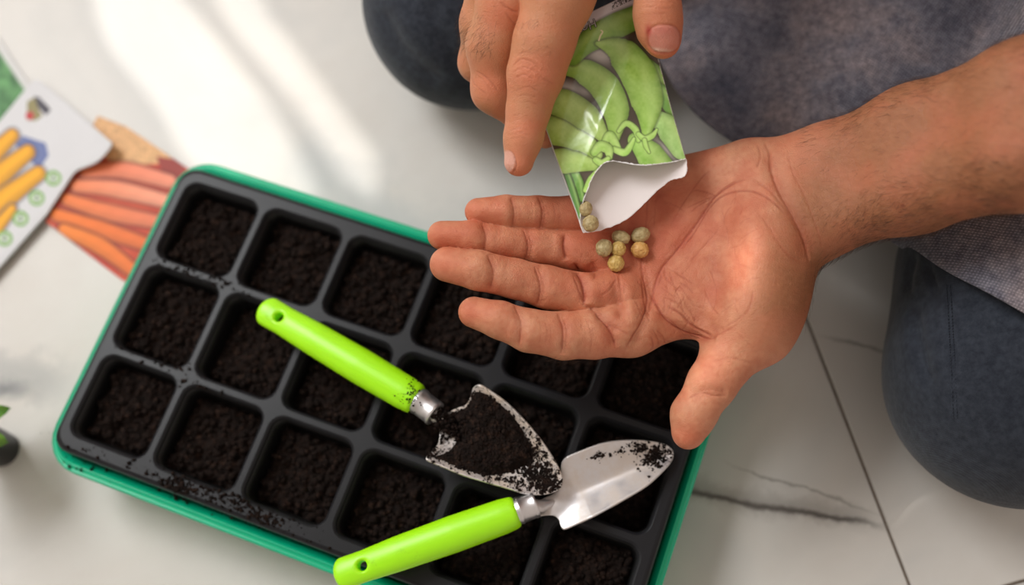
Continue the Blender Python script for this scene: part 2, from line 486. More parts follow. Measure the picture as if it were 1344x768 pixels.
# ------------------------------------------------------------------ soil
def soil_mat():
    m, nt, b = new_mat('potting_soil')
    co = N(nt, 'ShaderNodeNewGeometry').outputs['Position']
    f = noise_t(nt, 260, 6, 0.7, co)
    c = ramp(nt, f, [(0.3, lin(14, 10, 8)), (0.55, lin(34, 24, 20)), (0.78, lin(74, 52, 40))])
    nt.links.new(c, b.inputs['Base Color']); b.inputs['Roughness'].default_value = 0.92; b.inputs['Specular IOR Level'].default_value = 0.15
    bump(nt, b, noise_t(nt, 900, 6, 0.7, co), 0.7, 0.0015)
    return m
M_soil = soil_mat()
def ico(sub=1):
    bm = bmesh.new(); bmesh.ops.create_icosphere(bm, subdivisions=sub, radius=1)
    v = np.array([x.co[:] for x in bm.verts]); f = np.array([[y.index for y in x.verts] for x in bm.faces]); bm.free(); return v, f
ICO1, ICO2, ICO3 = ico(1), ico(2), ico(3)
def crumbs(name, pts, sizes, mat, parent=None, base=ICO1, rough=0.35):
    bv, bf = base; n = len(pts); nv = len(bv)
    V = np.empty((n*nv, 3)); Fc = np.empty((n*len(bf), 3), int)
    for i in range(n):
        A = rng.normal(size=(3, 3)); q_, _ = np.linalg.qr(A)
        v = bv*(1+rng.uniform(-rough, rough, (nv, 1)))*rng.uniform(0.6, 1.15, 3)
        V[i*nv:(i+1)*nv] = v @ q_*sizes[i]+pts[i]
        Fc[i*len(bf):(i+1)*len(bf)] = bf+i*nv
    return V, Fc
def cell_soil():
    VV, FF, off = [], [], 0
    for (cx, cy, hx, hy, i, j) in CELLS:
        sh = 0.0155+random.uniform(-0.003, 0.003)
        n = 64; hx2, hy2 = hx-0.0016, hy-0.0016
        gx = np.linspace(-1, 1, n); X, Y = np.meshgrid(gx, gx, indexing='ij')
        s = np.array([[noise.fractal(((cx+x*hx)*95, (cy+y*hy)*95, i+j*7.1), 0.7, 2.2, 5) for y in gx] for x in gx])
        s2 = np.array([[noise.noise(((cx+x*hx)*420, (cy+y*hy)*420, 3.3)) for y in gx] for x in gx])
        slope = random.uniform(-.002, .002)*X+random.uniform(-.003, .001)*Y
        Z = TZ-sh+s*0.0036+np.abs(s2)*0.0016+slope
        edge = np.maximum(np.abs(X), np.abs(Y)); Z -= 0.004*sm(0.86, 1.0, edge)
        wx = cx+X*hx2; wy = cy+Y*hy2
        V = np.stack([wx*ct-wy*st, wx*st+wy*ct, Z], -1).reshape(-1, 3)
        ids = np.arange(n*n).reshape(n, n)
        Fq = np.stack([ids[:-1, :-1], ids[1:, :-1], ids[1:, 1:], ids[:-1, 1:]], -1).reshape(-1, 4)
        tri = np.concatenate([Fq[:, [0, 1, 2]], Fq[:, [0, 2, 3]]])
        VV.append(V); FF.append(tri+off); off += len(V)
        k = 520
        ii = rng.integers(2, n-2, (k, 2)); size = 0.0005+0.0026*rng.random(k)**3
        pts = V.reshape(n, n, 3)[ii[:, 0], ii[:, 1]]+np.array([0, 0, 0.0002])
        V2, F2 = crumbs('', pts, size, None)
        VV.append(V2); FF.append(F2+off); off += len(V2)
    o = from_np('potting_soil', np.concatenate(VV), np.concatenate(FF), M_soil, None, False)
    tag(o, 'dark crumbly potting soil filling the cells of the black tray', 'soil', kind='stuff')
cell_soil()
def scatter_crumbs():
    pts, sz = [], []
    def clump(px, py, z, n, spx, spy, ang, smin_=0.0003, smax_=0.0014):
        for _ in range(n):
            a, b = rng.normal()*spx, rng.normal()*spy
            x = px+a*math.cos(ang)-b*math.sin(ang); y = py+a*math.sin(ang)+b*math.cos(ang)
            s = smin_+(smax_-smin_)*rng.random()**3
            w = P(x, y, z)
            # keep off open cells
            lx = w[0]*ct+w[1]*st; ly = -w[0]*st+w[1]*ct
            if any(abs(lx-c[0]) < c[2] and abs(ly-c[1]) < c[3] for c in CELLS): continue
            zz = TZ if (abs(lx) < HX-0.001 and abs(ly) < HY-0.001) else 0.0458
            if abs(ly) > HY+0.012: zz = 0
            w = P(x, y, zz+s*0.4); pts.append(w); sz.append(s)
    clump(290, 655, TZ, 330, 55, 8, 0.37)
    clump(345, 680, TZ, 120, 25, 6, 0.37)
    clump(232, 640, TZ, 160, 12, 6, 0.37, 0.0004, 0.0018)
    clump(260, 508, TZ, 60, 18, 4, 0.35)
    clump(215, 475, TZ, 70, 30, 4, 0.35)
    clump(255, 362, TZ, 60, 26, 4, 0.35)
    clump(110, 600, TZ, 60, 25, 10, 0.4)
    clump(300, 372, TZ, 40, 15, 5, 0.3)
    V, Fc = crumbs('', pts, sz, None)
    o = from_np('spilled_soil', V, Fc, M_soil, None, False)
    tag(o, 'loose dark soil crumbs spilled along the tray rim', 'soil', kind='stuff')
    # straw-coloured fibre on a cell corner
scatter_crumbs()

# ------------------------------------------------------------------ trowels
def trowel_handle_mat():
    m, nt, b = new_mat('lime_plastic'); co = objco(nt)
    b.inputs['Base Color'].default_value = (*lin(140, 226, 8), 1)
    c = mixc(nt, ramp(nt, noise_t(nt, 35, 5, 0.7, co), [(0.62, (0, 0, 0)), (0.75, (1, 1, 1))]), lin(170, 244, 14), lin(144, 210, 26))
    nt.links.new(c, b.inputs['Base Color'])
    b.inputs['Roughness'].default_value = 0.36; b.inputs['Subsurface Weight'].default_value = 0.25
    b.inputs['Subsurface Radius'].default_value = (0.006, 0.006, 0.001); b.inputs['Subsurface Scale'].default_value = 1.0
    return m
M_lime = trowel_handle_mat()
def steel(name, dust, rough=0.28, mud=0):
    m, nt, b = new_mat(name); co = objco(nt)
    f = ramp(nt, noise_t(nt, 70, 6, 0.65, co), [(0.35, (0, 0, 0)), (0.62, (1, 1, 1))])
    col = mixc(nt, math_(nt, 'MULTIPLY', f, dust), lin(222, 220, 222), lin(204, 186, 168))
    if mud:
        mf = ramp(nt, noise_t(nt, 420, 5, 0.75, co), [(mud-.06, (0, 0, 0)), (mud, (1, 1, 1))]); col = mixc(nt, mf, col, lin(40, 30, 24)); f = math_(nt, 'MAXIMUM', f, mf)
    nt.links.new(col, b.inputs['Base Color'])
    b.inputs['Metallic'].default_value = 1.0
    nt.links.new(math_(nt, 'SUBTRACT', 1.0, math_(nt, 'MULTIPLY', f, dust*0.8)), b.inputs['Metallic'])
    nt.links.new(math_(nt, 'ADD', rough, math_(nt, 'MULTIPLY', f, dust*0.4)), b.inputs['Roughness'])
    bump(nt, b, noise_t(nt, 500, 3, 0.6, co), 0.08, 0.0004)
    return m
M_steel = steel('steel', 0.15, 0.32); M_steel_dirty = steel('dusty_steel', 0.9, 0.35, .60); M_steel_half = steel('smudged_steel', 0.55, 0.36)
def frame_along(a, b, up=(0, 0, 1)):
    x = (b-a)/np.linalg.norm(b-a); y = np.cross(up, x); y /= np.linalg.norm(y); z = np.cross(x, y)
    return x, y, z
def trowel(label, endp, ferp, ferq, handle_w, hole_d, blade_poly, axis_px, zblade, blade_mat, hole_up=True):
    """endp, ferp, ferq: hanging end, handle/ferrule joint, ferrule/neck joint as (px,py,z)"""
    a = P(*endp); b = P(*ferp); c = P(*ferq)
    root = empty('garden_trowel', (float(b[0]), float(b[1]), 0.06)); tag(root, label, 'trowel', 'lime-handled garden trowels')
    x, y, z = frame_along(a, b)
    L = np.linalg.norm(b-a)
    def sd(p):
        q = p-a; u = q @ x; v = q @ y; w = q @ z
        t = np.clip(u/L, 0, 1)
        ts = [0, 0.05, 0.16, 0.35, 0.65, 0.92, 1.0]
        wy = np.interp(t, ts, [handle_w*s for s in (0.80, 0.92, 0.90, 1.0, 1.06, 1.0, 0.90)])
        wz = np.interp(t, ts, [handle_w*s for s in (0.48, 0.52, 0.56, 0.78, 0.92, 0.92, 0.86)])
        zc = np.interp(t, ts, [-.0008, -.0006, 0, 0.0006, 0.0004, 0, 0])
        k = np.hypot(v/wy, (w-zc)/wz)
        d = (k-1)*np.minimum(wy, wz)
        cap = np.maximum(-u+np.square(v/handle_w)*handle_w*0.22, u-L)
        d = smax(d, cap, 0.0030)
        hole = np.hypot(u-hole_d, v)-0.0025
        d = smax(d, -hole, 0.0022)
        return d
    pts = np.array([a, b]); lo = pts.min(0)-0.016; hi = pts.max(0)+0.016
    V, Fq = nets(sd, lo, hi, 0.0006)
    from_np('handle', V, Fq, M_lime, root)
    # ferrule
    xf, yf, zf = frame_along(b, c); Lf = np.linalg.norm(c-b)
    bm = bmesh.new(); rings = []
    r0 = handle_w*0.76
    for u, r in ((-0.004, r0*0.9), (-0.0008, r0*0.98), (0.0, r0*1.02), (Lf*0.06, r0*1.05), (Lf*0.12, r0*1.05), (Lf*0.16, r0*1.0), (Lf*0.80, r0*0.97), (Lf*0.84, r0*1.01), (Lf*0.955, r0*1.01), (Lf*0.985, r0*0.97), (Lf*0.99, r0*0.93), (Lf*0.992, r0*0.88), (Lf*0.993, r0*0.6), (Lf, r0*0.3)):
        rings.append([tuple(b+xf*u+yf*r*math.cos(t)+zf*r*math.sin(t)) for t in np.linspace(0, 2*math.pi, 28, endpoint=False)])
    loft(bm, rings, cap0=True, cap1=True); bm_obj('ferrule', bm, M_steel, root)
    # blade
    bl = px_sheet('blade', blade_poly, zblade, 1.5, blade_mat, root, None, 0.0011)
    # neck rod into the blade
    na = P(*axis_px[0]); nb_ = P(*axis_px[1]); nc = P(*axis_px[2])
    bm = bmesh.new(); rings = []
    for p_, r in ((c-xf*0.002, 0.0042), (na, 0.0034), (nb_, 0.0022), (nc, 0.0005)):
        rings.append([tuple(p_+yf*r*1.1*math.cos(t)+zf*r*math.sin(t)) for t in np.linspace(0, 2*math.pi, 16, endpoint=False)])
    loft(bm, rings, cap0=True, cap1=True); bm_obj('neck', bm, blade_mat, root)
    return root
# trowel with soil: blade trough, tip rests on the other trowel's blade
B1A, B1B = (575, 553), (738, 640)
def z1(x, y):
    ax, ay = B1B[0]-B1A[0], B1B[1]-B1A[1]; l = math.hypot(ax, ay)
    u = ((x-B1A[0])*ax+(y-B1A[1])*ay)/l; v = (-(x-B1A[0])*ay+(y-B1A[1])*ax)/l
    s = np.clip(u/l, -0.1, 1)
    return 0.0725-0.0012*s+0.0105*(v/58)**2+0.0015*s*s
poly1 = spline([(577, 556), (583, 545), (597, 537), (612, 531), (618, 519), (621, 509), (628, 506), (637, 510), (663, 528), (685, 549), (706, 573), (722, 595), (733, 614), (738, 628), (737, 638), (729, 645), (712, 649), (690, 648), (664, 640), (636, 632), (610, 624), (583, 613), (566, 606), (559, 601), (566, 593), (575, 582), (577, 568)], 4)
T1 = trowel('lime-handled garden trowel with its blade heaped with dark soil', (342, 403, 0.074), (549, 526, 0.078), (572, 544, 0.0785),
      0.0092, 0.0145, poly1, [(578, 550, 0.0765), (588, 559, 0.0740), (606, 570, 0.0715)], z1, M_steel_dirty)
B2A, B2B = (702, 670), (884, 594)
def z2(x, y):
    ax, ay = B2B[0]-B2A[0], B2B[1]-B2A[1]; l = math.hypot(ax, ay)
    u = ((x-B2A[0])*ax+(y-B2A[1])*ay)/l; v = (-(x-B2A[0])*ay+(y-B2A[1])*ax)/l
    s = np.clip(u/l, -0.1, 1.05)
    dish = 0.0030*np.exp(-((u-28)/20)**2-(v/15)**2)
    return 0.0612+0.0115*np.sqrt((v/45)**2+0.015)*np.clip(s*3, 0.4, 1)+dish+0.0012*(1-s)
poly2 = spline([(697, 664), (712, 655), (728, 647), (735, 634), (736, 618), (740, 603), (766, 591), (792, 582), (823, 578), (856, 580), (876, 585), (884, 594), (881, 605), (870, 618), (849, 637), (818, 656), (782, 676), (755, 689), (741, 695), (736, 691), (733, 682), (726, 677), (712, 677), (702, 680)], 4)
T2 = trowel('lime-handled garden trowel with a mostly clean steel blade', (439, 757, 0.071), (680, 671, 0.072), (704, 662, 0.071),
      0.0090, 0.0160, poly2, [(710, 665, 0.0680), (720, 662, 0.0655), (740, 652, 0.0625)], z2, M_steel_half)

def blade_soil():
    # heap on the first blade
    heap = spline([(586, 552), (598, 540), (612, 532), (619, 519), (626, 512), (640, 517), (660, 531), (680, 552), (692, 574), (700, 590), (700, 606), (686, 614), (668, 622), (640, 626), (612, 619), (582, 607), (570, 599), (586, 592), (594, 584), (600, 572), (596, 560)], 4)
    x, y, f = sheet_grid(heap, 1.2)
    d, *_ = seg_dist(x, y, heap, True)
    h = 0.0040*sm(0, 14, d)+0.0025*sm(8, 34, d)
    nz = np.array([noise.fractal((a*0.05, b*0.05, 1.0), 0.7, 2.2, 5) for a, b in zip(x, y)])
    n2 = np.array([abs(noise.noise((a*0.3, b*0.3, 5.0))) for a, b in zip(x, y)])
    z = z1(x, y)-0.0006+h*(1+0.3*nz)+0.0012*n2*sm(0, 4, d)
    V = P(x, y, z+.0003); f3 = np.concatenate([f[:, [0, 1, 2]], f[:, [0, 2, 3]]])
    VV, FF, off = [V], [f3], len(V)
    k = 1500; idx = rng.integers(0, len(V), k)
    V2, F2 = crumbs('', V[idx], 0.0003+0.0011*rng.random(k)**3, None); VV.append(V2); FF.append(F2+off); off += len(V2)
    # speckles at the rim and the tip
    def sprinkle(cx, cy, n, sx, sy, ang, zf, poly, smax_=0.0010):
        nonlocal off
        pts, sz = [], []
        for _ in range(n):
            a, b = rng.normal()*sx, rng.normal()*sy
            X = cx+a*math.cos(ang)-b*math.sin(ang); Y = cy+a*math.sin(ang)+b*math.cos(ang)
            if not in_poly(np.array([X]), np.array([Y]), poly)[0]: continue
            s = 0.00025+smax_*rng.random()**3
            pts.append(P(X, Y, float(zf(np.array([X]), np.array([Y]))[0])+s*0.4)); sz.append(s)
        return crumbs('', np.array(pts), sz, None)
    for args in ((580, 553, 500, 7, 7, 0.7), (562, 600, 60, 8, 4, -.8), (705, 628, 620, 16, 10, 0.5), (690, 590, 260, 14, 12, 0.9), (655, 628, 120, 25, 5, 0.3), (715, 610, 120, 8, 16, -0.3), (600, 600, 120, 20, 8, 0.4), (722, 634, 200, 8, 7, 0)):
        V2, F2 = sprinkle(*args, z1, poly1); VV.append(V2); FF.append(F2+off); off += len(V2)
    na_, nb2 = P(566, 540, .0800), P(600, 568, .0725)
    tt = rng.random((420, 1))**.8; lat = rng.normal(size=(420, 3))*np.array([.0022, .0022, .0010])
    V2, F2 = crumbs('', na_+(nb2-na_)*tt+lat+np.array([0, 0, .0012]), 0.0004+0.0013*rng.random(420)**2, None); VV.append(V2); FF.append(F2+off); off += len(V2)
    pts = np.array([P(536+rng.normal()*7, 517+rng.normal()*10, .0862-abs(rng.normal())*.0006) for _ in range(110)])
    V2, F2 = crumbs('', pts, 0.0002+0.0005*rng.random(110)**2, None); VV.append(V2); FF.append(F2+off); off += len(V2)
    o = from_np('heaped_soil', np.concatenate(VV), np.concatenate(FF), M_soil, None, False)
    tag(o, 'heap of dark soil lying on the upper trowel blade', 'soil', kind='stuff')
    VV, FF, off = [], [], 0
    for args in ((858, 600, 330, 9, 9, 0.3), (838, 587, 130, 8, 4, 0.1), (868, 594, 160, 9, 6, 0), (800, 596, 30, 16, 5, -.1), (782, 600, 26, 4, 3, 0)):
        V2, F2 = sprinkle(*args, z2, poly2, 0.0008); VV.append(V2); FF.append(F2+off); off += len(V2)
    o = from_np('clinging_soil', np.concatenate(VV), np.concatenate(FF), M_soil, None, False)
    tag(o, 'dark soil specks on the tip of the cleaner trowel blade', 'soil', kind='stuff')
blade_soil()
# ------------------------------------------------------------------ packets on the floor
def packet_floor():
    M_card = painted('printed_packet', 0.6, 0.0)
    # carrots
    poly = [(128, 152), (165, 166), (236, 214), (262, 232), (170, 372), (158, 366), (60, 291)]
    def col(x, y):
        c = np.tile(lin(190, 52, 24), (len(x), 1)).astype(float)
        c = mixv(c, vnoise(x, y, 0.08, 3)*0.6, lin(226, 100, 50))
        seeds = in_poly(x, y, [(120, 150), (170, 160), (232, 205), (205, 216), (150, 214), (128, 200)])
        sc = np.array(lin(222, 172, 120))[None]*(0.75+0.4*vnoise(x, y, 0.35, 5)[:, None])
        c = np.where(seeds[:, None], sc, c)
        corner = in_poly(x, y, [(205, 205), (245, 212), (240, 245), (215, 232)])
        c = np.where(corner[:, None], np.array(lin(150, 52, 42))[None], c)
        def carrot(ca, cb):
            def fn(u, v):
                k = (0.82+0.28*(1-np.abs(v+0.25)))*(1-0.02*np.sin(u*30+v*2))
                base = np.array(ca)[None]*(1-u[:, None])+np.array(cb)[None]*u[:, None]
                return base*k[:, None]
            return fn
        for pts, w, ca, cb in (
            ([(112, 226), (160, 223), (222, 238)], (8, 11, 9), lin(228, 118, 72), lin(236, 142, 112)),
            ([(100, 244), (150, 248), (218, 264)], (8, 11, 9), lin(236, 132, 84), lin(240, 156, 126)),
            ([(88, 262), (140, 278), (205, 291)], (8, 11, 9), lin(234, 122, 56), lin(226, 122, 86)),
            ([(74, 282), (130, 300), (190, 320)], (8, 11, 9), lin(236, 120, 36), lin(226, 108, 46)),
            ([(84, 302), (130, 322), (172, 353)], (8, 11, 9), lin(238, 130, 40), lin(230, 112, 40))):
            d, par, *_ = seg_dist(x, y, spline(pts, 6)); ww = np.interp(par, (0, .5, 1), w)
            c = mixv(c, sm(ww+5, ww, d)*0.9, lin(96, 16, 14))
            c = stroke(c, x, y, pts, w, carrot(ca, cb), 1.5)
        return c
    zc = lambda x, y: 0.0022+0.0012*np.sin(x*0.03)+0.0*y
    o = px_sheet('seed_packet', poly, zc, 1.0, M_card, None, col, 0.0012)
    tag(o, 'orange seed packet printed with carrots, partly under the green tray', 'seed packet', 'seed packets on the floor')
    # parsley
    poly = [(-14, 36), (0, 52), (38, 108), (52, 128), (-10, 210), (-90, 160), (-110, 110)]
    def colp(x, y):
        c = np.tile(lin(205, 204, 202), (len(x), 1)).astype(float)
        d, *_ = seg_dist(x, y, [(-30, 10), (0, 52), (38, 108), (60, 140)])
        g = vnoise(x, y, 0.09, 1)*0.6+vnoise(x, y, 0.25, 2)*0.4
        gc = np.array(lin(16, 66, 30))[None]*(1-g[:, None])+np.array(lin(110, 170, 104))[None]*g[:, None]
        m = sm(8, 12, d)
        return c*(1-m[:, None])+gc*m[:, None]
    o = px_sheet('seed_packet', poly, lambda x, y: 0.0012+0*x, 1.5, M_card, None, colp, 0.001)
    tag(o, 'green leafy seed packet with a white border at the left frame edge', 'seed packet', 'seed packets on the floor')
    # white packet with yellow fruit, top corner folded up
    poly = spline([(-120, 300), (-60, 228), (0, 158), (36, 114), (47, 105), (58, 111), (100, 146), (138, 180), (146, 187), (142, 197), (126, 213), (104, 222), (96, 228)], 3)+[(62, 280), (0, 350), (-40, 395)]
    def colz(x, y):
        c = np.tile(lin(208, 207, 209), (len(x), 1)).astype(float)
        def yel(u, v):
            k = 0.7+0.45*(1-np.abs(v+0.2))
            return np.array(lin(230, 162, 8))[None]*k[:, None]
        m = in_poly(x, y, [(30, 178), (60, 188), (64, 204), (52, 222), (36, 208), (20, 190)])
        c = mixv(c, m*0.85, lin(58, 82, 150))
        for pts, w in (([(-30, 228), (-6, 200), (16, 178)], (9, 12, 9)), ([(-30, 262), (2, 228), (36, 200)], (10, 14, 10)), ([(-30, 292), (10, 258), (50, 228)], (10, 14, 10)), ([(-40, 330), (-6, 300), (16, 274)], (8, 10, 6))):
            d, par, *_ = seg_dist(x, y, spline(pts, 6)); ww = np.interp(par, (0, .5, 1), w)
            c = mixv(c, sm(ww+5, ww, d)*0.9, lin(52, 54, 80))
            c = stroke(c, x, y, pts, w, yel, 1.0)
        # dark badge with red and green
        m = in_poly(x, y, [(44, 126), (52, 128), (67, 144), (60, 151), (48, 140)]); c = mixv(c, m*1.0, lin(70, 66, 76))
        m = in_poly(x, y, [(36, 133), (45, 128), (50, 142), (56, 152), (48, 158), (36, 158)]); c = mixv(c, m*1.0, lin(140, 130, 84))
        m = (np.hypot(x-39, y-152) < 5.5)*1.0; c = mixv(c, m, lin(186, 50, 54))
        for cx, cy in ((70, 234), (48, 260), (27, 287), (6, 313)):
            d = np.hypot(x-cx, y-cy)
            c = mixv(c, (d < 10.5)*1.0, lin(122, 168, 84)); c = mixv(c, (d < 6.5)*1.0, lin(204, 212, 196))
            c = mixv(c, ((d < 4.5) & (np.abs(x-cx) < 1.6))*1.0, lin(70, 110, 70))
        return c
    def zw(x, y):
        lift = sm(-10, 60, (x-110)*0.7+(200-y)*-0.15)*0.012
        return 0.0055+0.0012*np.sin((x+y)*0.025)+lift*sm(90, 140, x)
    o = px_sheet('seed_packet', poly, zw, 1.0, M_card, None, colz, 0.0014)
    tag(o, 'white seed packet printed with yellow fruit and green round stamps', 'seed packet', 'seed packets on the floor')
packet_floor()

# ------------------------------------------------------------------ seedling at the left edge
def seedling():
    root = empty('potted_seedling', P(-60, 570, .052)*np.array([1, 1, 0])); tag(root, 'green leafy seedling in a small black pot cut by the left edge', 'potted plant')
    c = P(-60, 570, .052)*np.array([1, 1, 0])
    bm = bmesh.new(); rings = []
    prof = ((0.009, 0.0), (0.0105, 0.0), (0.0140, 0.036), (0.0152, 0.036), (0.0152, 0.041), (0.0134, 0.041), (0.0128, 0.034))
    for r, z in prof: rings.append([(c[0]+r*math.cos(t), c[1]+r*math.sin(t), z) for t in np.linspace(0, 2*math.pi, 32, endpoint=False)])
    loft(bm, rings, cap0=True, cap1=True); bm_obj('pot', bm, M_black, root)
    m, nt, b = new_mat('leaf'); co = objco(nt)
    nt.links.new(ramp(nt, noise_t(nt, 120, 3, 0.5, co), [(0.35, lin(50, 110, 24)), (0.65, lin(110, 176, 50))]), b.inputs['Base Color'])
    b.inputs['Roughness'].default_value = 0.4; b.inputs['Subsurface Weight'].default_value = 0.1
    random.seed(3)
    for k in range(9):
        a = (0.55, -0.15, 1.2)[k] if k < 3 else k*0.9
        ln, tilt = random.uniform(0.026, 0.030), random.uniform(0.15, 0.45) if k < 3 else random.uniform(.4, .8)
        z0 = 0.046+0.003*k
        u = np.array([math.cos(a)*math.cos(tilt), math.sin(a)*math.cos(tilt), math.sin(tilt)]); s = np.array([-math.sin(a), math.cos(a), 0]); nn = np.cross(u, s)
        bm = bmesh.new(); grid = []
        for i in range(13):
            t = i/12; w = 0.0085*math.sin(math.pi*min(1, t*0.93+0.05))**0.7*(1.15-0.4*t)
            row = []
            for j in range(7):
                v = (j-3)/3
                p = np.array([c[0], c[1], z0])+u*(0.006+ln*t)+s*w*v+nn*(0.002*abs(v)+0.0010*math.sin(t*18+k))-np.array([0, 0, 0.012*t*t])
                row.append(bm.verts.new(tuple(p)))
            grid.append(row)
        for i in range(12):
            for j in range(6): bm.faces.new((grid[i][j], grid[i+1][j], grid[i+1][j+1], grid[i][j+1]))
        o = bm_obj('leaf', bm, m, root); sd = o.modifiers.new('t', 'SOLIDIFY'); sd.thickness = 0.0004
    bm = bmesh.new(); rings = [[(c[0]+r*math.cos(t), c[1]+r*math.sin(t), z) for t in np.linspace(0, 2*math.pi, 10, endpoint=False)] for r, z in ((0.0015, 0.03), (0.0012, 0.05), (0.0008, 0.076))]
    loft(bm, rings, cap1=True); bm_obj('stem', bm, m, root)
    bm = bmesh.new(); bmesh.ops.create_circle(bm, cap_ends=True, radius=0.0130, segments=32, matrix=Matrix.Translation((c[0], c[1], 0.0352))); bm_obj('soil', bm, M_soil, root)
seedling()

# ------------------------------------------------------------------ skin
def skin_mat():
    m, nt, b = new_mat('skin'); co = objco(nt)
    a = N(nt, 'ShaderNodeVertexColor', layer_name='Col').outputs[0]
    f = noise_t(nt, 130, 4, 0.6, co)
    c = mixc(nt, math_(nt, 'MULTIPLY', f, 0.35), a, mixc(nt, 1.0, a, lin(228, 188, 170), 'MULTIPLY'))
    f2 = noise_t(nt, 45, 3, 0.5, co)
    c = mixc(nt, ramp(nt, f2, [(0.45, (0, 0, 0)), (0.7, (0.30, 0.30, 0.30))]), c, lin(205, 112, 84))
    nt.links.new(c, b.inputs['Base Color'])
    b.inputs['Roughness'].default_value = 0.50; b.inputs['Specular IOR Level'].default_value = 0.38
    b.inputs['Subsurface Weight'].default_value = 0.18; b.inputs['Subsurface Radius'].default_value = (0.0030, 0.0011, 0.0006); b.inputs['Subsurface Scale'].default_value = 1.0
    v = N(nt, 'ShaderNodeTexVoronoi', feature='DISTANCE_TO_EDGE'); v.inputs['Scale'].default_value = 950; nt.links.new(co, v.inputs['Vector'])
    vs = ramp(nt, v.outputs[0], [(0.0, (0, 0, 0)), (0.16, (1, 1, 1))])
    p = bump(nt, b, vs, 0.4, 0.0003)
    p = bump(nt, b, noise_t(nt, 380, 5, 0.65, co), 0.5, 0.0008, p)
    bump(nt, b, noise_t(nt, 110, 3, 0.5, co), 0.25, 0.0012, p)
    return m
M_skin = skin_mat()

# --- open left hand, palm up
Lf = {
 'pinky': [PR(628, 278, .1395, 18), PR(664, 278, .1385, 21.5), PR(706, 280, .133, 22.5), PR(748, 282, .127, 24), PR(792, 286, .121, 27)],
 'ring': [PR(580, 309, .1395, 19), PR(620, 312, .1385, 22), PR(664, 319, .133, 23), PR(706, 323, .128, 24.5), PR(758, 330, .1225, 27), PR(800, 334, .118, 28)],
 'middle': [PR(587, 347, .1415, 23), PR(628, 355, .141, 26), PR(676, 366, .135, 26), PR(718, 377, .130, 28), PR(768, 388, .124, 29), PR(812, 386, .119, 30)],
 'index': [PR(622, 410, .1355, 20.5), PR(656, 420, .1355, 24.5), PR(694, 434, .132, 28), PR(740, 441, .127, 31), PR(780, 438, .123, 33), PR(828, 430, .118, 36)],
 'thumb': [PR(903, 569, .112, 21), PR(910, 545, .1135, 27), PR(935, 503, .117, 30), PR(958, 470, .118, 32), PR(988, 436, .118, 45), PR(1008, 385, .117, 48)],
}
Lmeta = [
 ([PR(792, 286, .119, 29), PR(880, 243, .116, 36), PR(975, 228, .119, 42)], 0.8),
 ([PR(800, 334, .115, 28), PR(900, 290, .112, 38), PR(1000, 270, .118, 45)], 0.85),
 ([PR(812, 386, .115, 31), PR(900, 350, .112, 40), PR(1000, 290, .118, 45)], 0.85),
 ([PR(828, 430, .115, 36), PR(900, 400, .112, 40), PR(985, 330, .116, 45)], 0.85),
]
Lthen = [PR(996, 400, .121, 52), PR(1004, 340, .123, 50), PR(1018, 290, .120, 46)]
Larm = [[PR(1020, 236, .122, 46), PR(1080, 220, .126, 52), PR(1200, 174, .152, 59), PR(1344, 120, .192, 64), PR(1560, 20, .240, 66)],
        [PR(1022, 298, .120, 42), PR(1078, 292, .126, 42), PR(1200, 250, .152, 52), PR(1344, 208, .192, 64), PR(1560, 130, .240, 74)]]
def sdL(p):
    palm = None
    for js, szz in Lmeta:
        e = chain(p, js, 0.004, szz); palm = e if palm is None else smin(palm, e, 0.010)
    palm = smin(palm, chain(p, Lthen, 0.006), 0.012)
    # hollow of the palm
    c1 = P(868, 330, .1415)
    palm = smax(palm, -ell(p, c1, (0.036, 0.026, 0.0115)), 0.014)
    arm = smin(chain(p, Larm[0], 0.01, 0.92), chain(p, Larm[1], 0.01, 0.92), 0.016)
    palm = smin(palm, arm, 0.018)
    d = None
    for k in ('pinky', 'ring', 'middle', 'index'):
        js = Lf[k]
        f = chain(p, js, 0.002)
        # pads between the joints
        e = smin(f, palm, 0.006)
        d = e if d is None else np.minimum(d, e)
    th = chain(p, Lf['thumb'], 0.006)
    d = np.minimum(d, smin(th, palm, 0.016))
    return d

# --- right hand holding the packet from above
Rf = {
 'index': [PR(681, 212, 0.1590, 19.5), PR(687, 180, 0.1630, 23), PR(694, 142, 0.1680, 26.5), PR(703, 98, 0.1760, 35), PR(714, 55, 0.1840, 38), PR(733, -5, 0.1920, 45), PR(748, -50, 0.1960, 50)],
 'middle': [PR(716, 180, .1385, 15), PR(694, 164, .1420, 19), PR(650, 118, .154, 29), PR(648, 60, .168, 34), PR(668, 0, .180, 40), PR(690, -60, .188, 46)],
 'ring': [PR(690, 130, .134, 17), PR(662, 112, .138, 19), PR(628, 82, .146, 24), PR(636, 30, .164, 30), PR(650, -20, .176, 36), PR(664, -70, .184, 42)],
 'little': [PR(668, 60, .130, 16), PR(650, 30, .140, 22), PR(655, -20, .160, 27), PR(668, -80, .176, 34)],
 'thumb': [PR(871, 56, 0.1790, 21), PR(866, 40, 0.1810, 28), PR(863, 18, 0.1840, 30), PR(862, -30, 0.1880, 31), PR(862, -90, 0.1900, 38), PR(850, -160, 0.1900, 46)],
}
Rmeta = [[PR(748, -50, .186, 48), PR(800, -170, .200, 52), PR(870, -290, .215, 50)],
         [PR(690, -60, .184, 46), PR(760, -180, .198, 50), PR(850, -300, .214, 46)],
         [PR(664, -70, .180, 40), PR(730, -190, .194, 44), PR(830, -300, .210, 42)],
         [PR(850, -160, .190, 44), PR(850, -220, .200, 46), PR(885, -300, .214, 44)]]
Rarm = [PR(865, -305, .218, 62), PR(1000, -500, .27, 76), PR(1200, -760, .34, 96)]
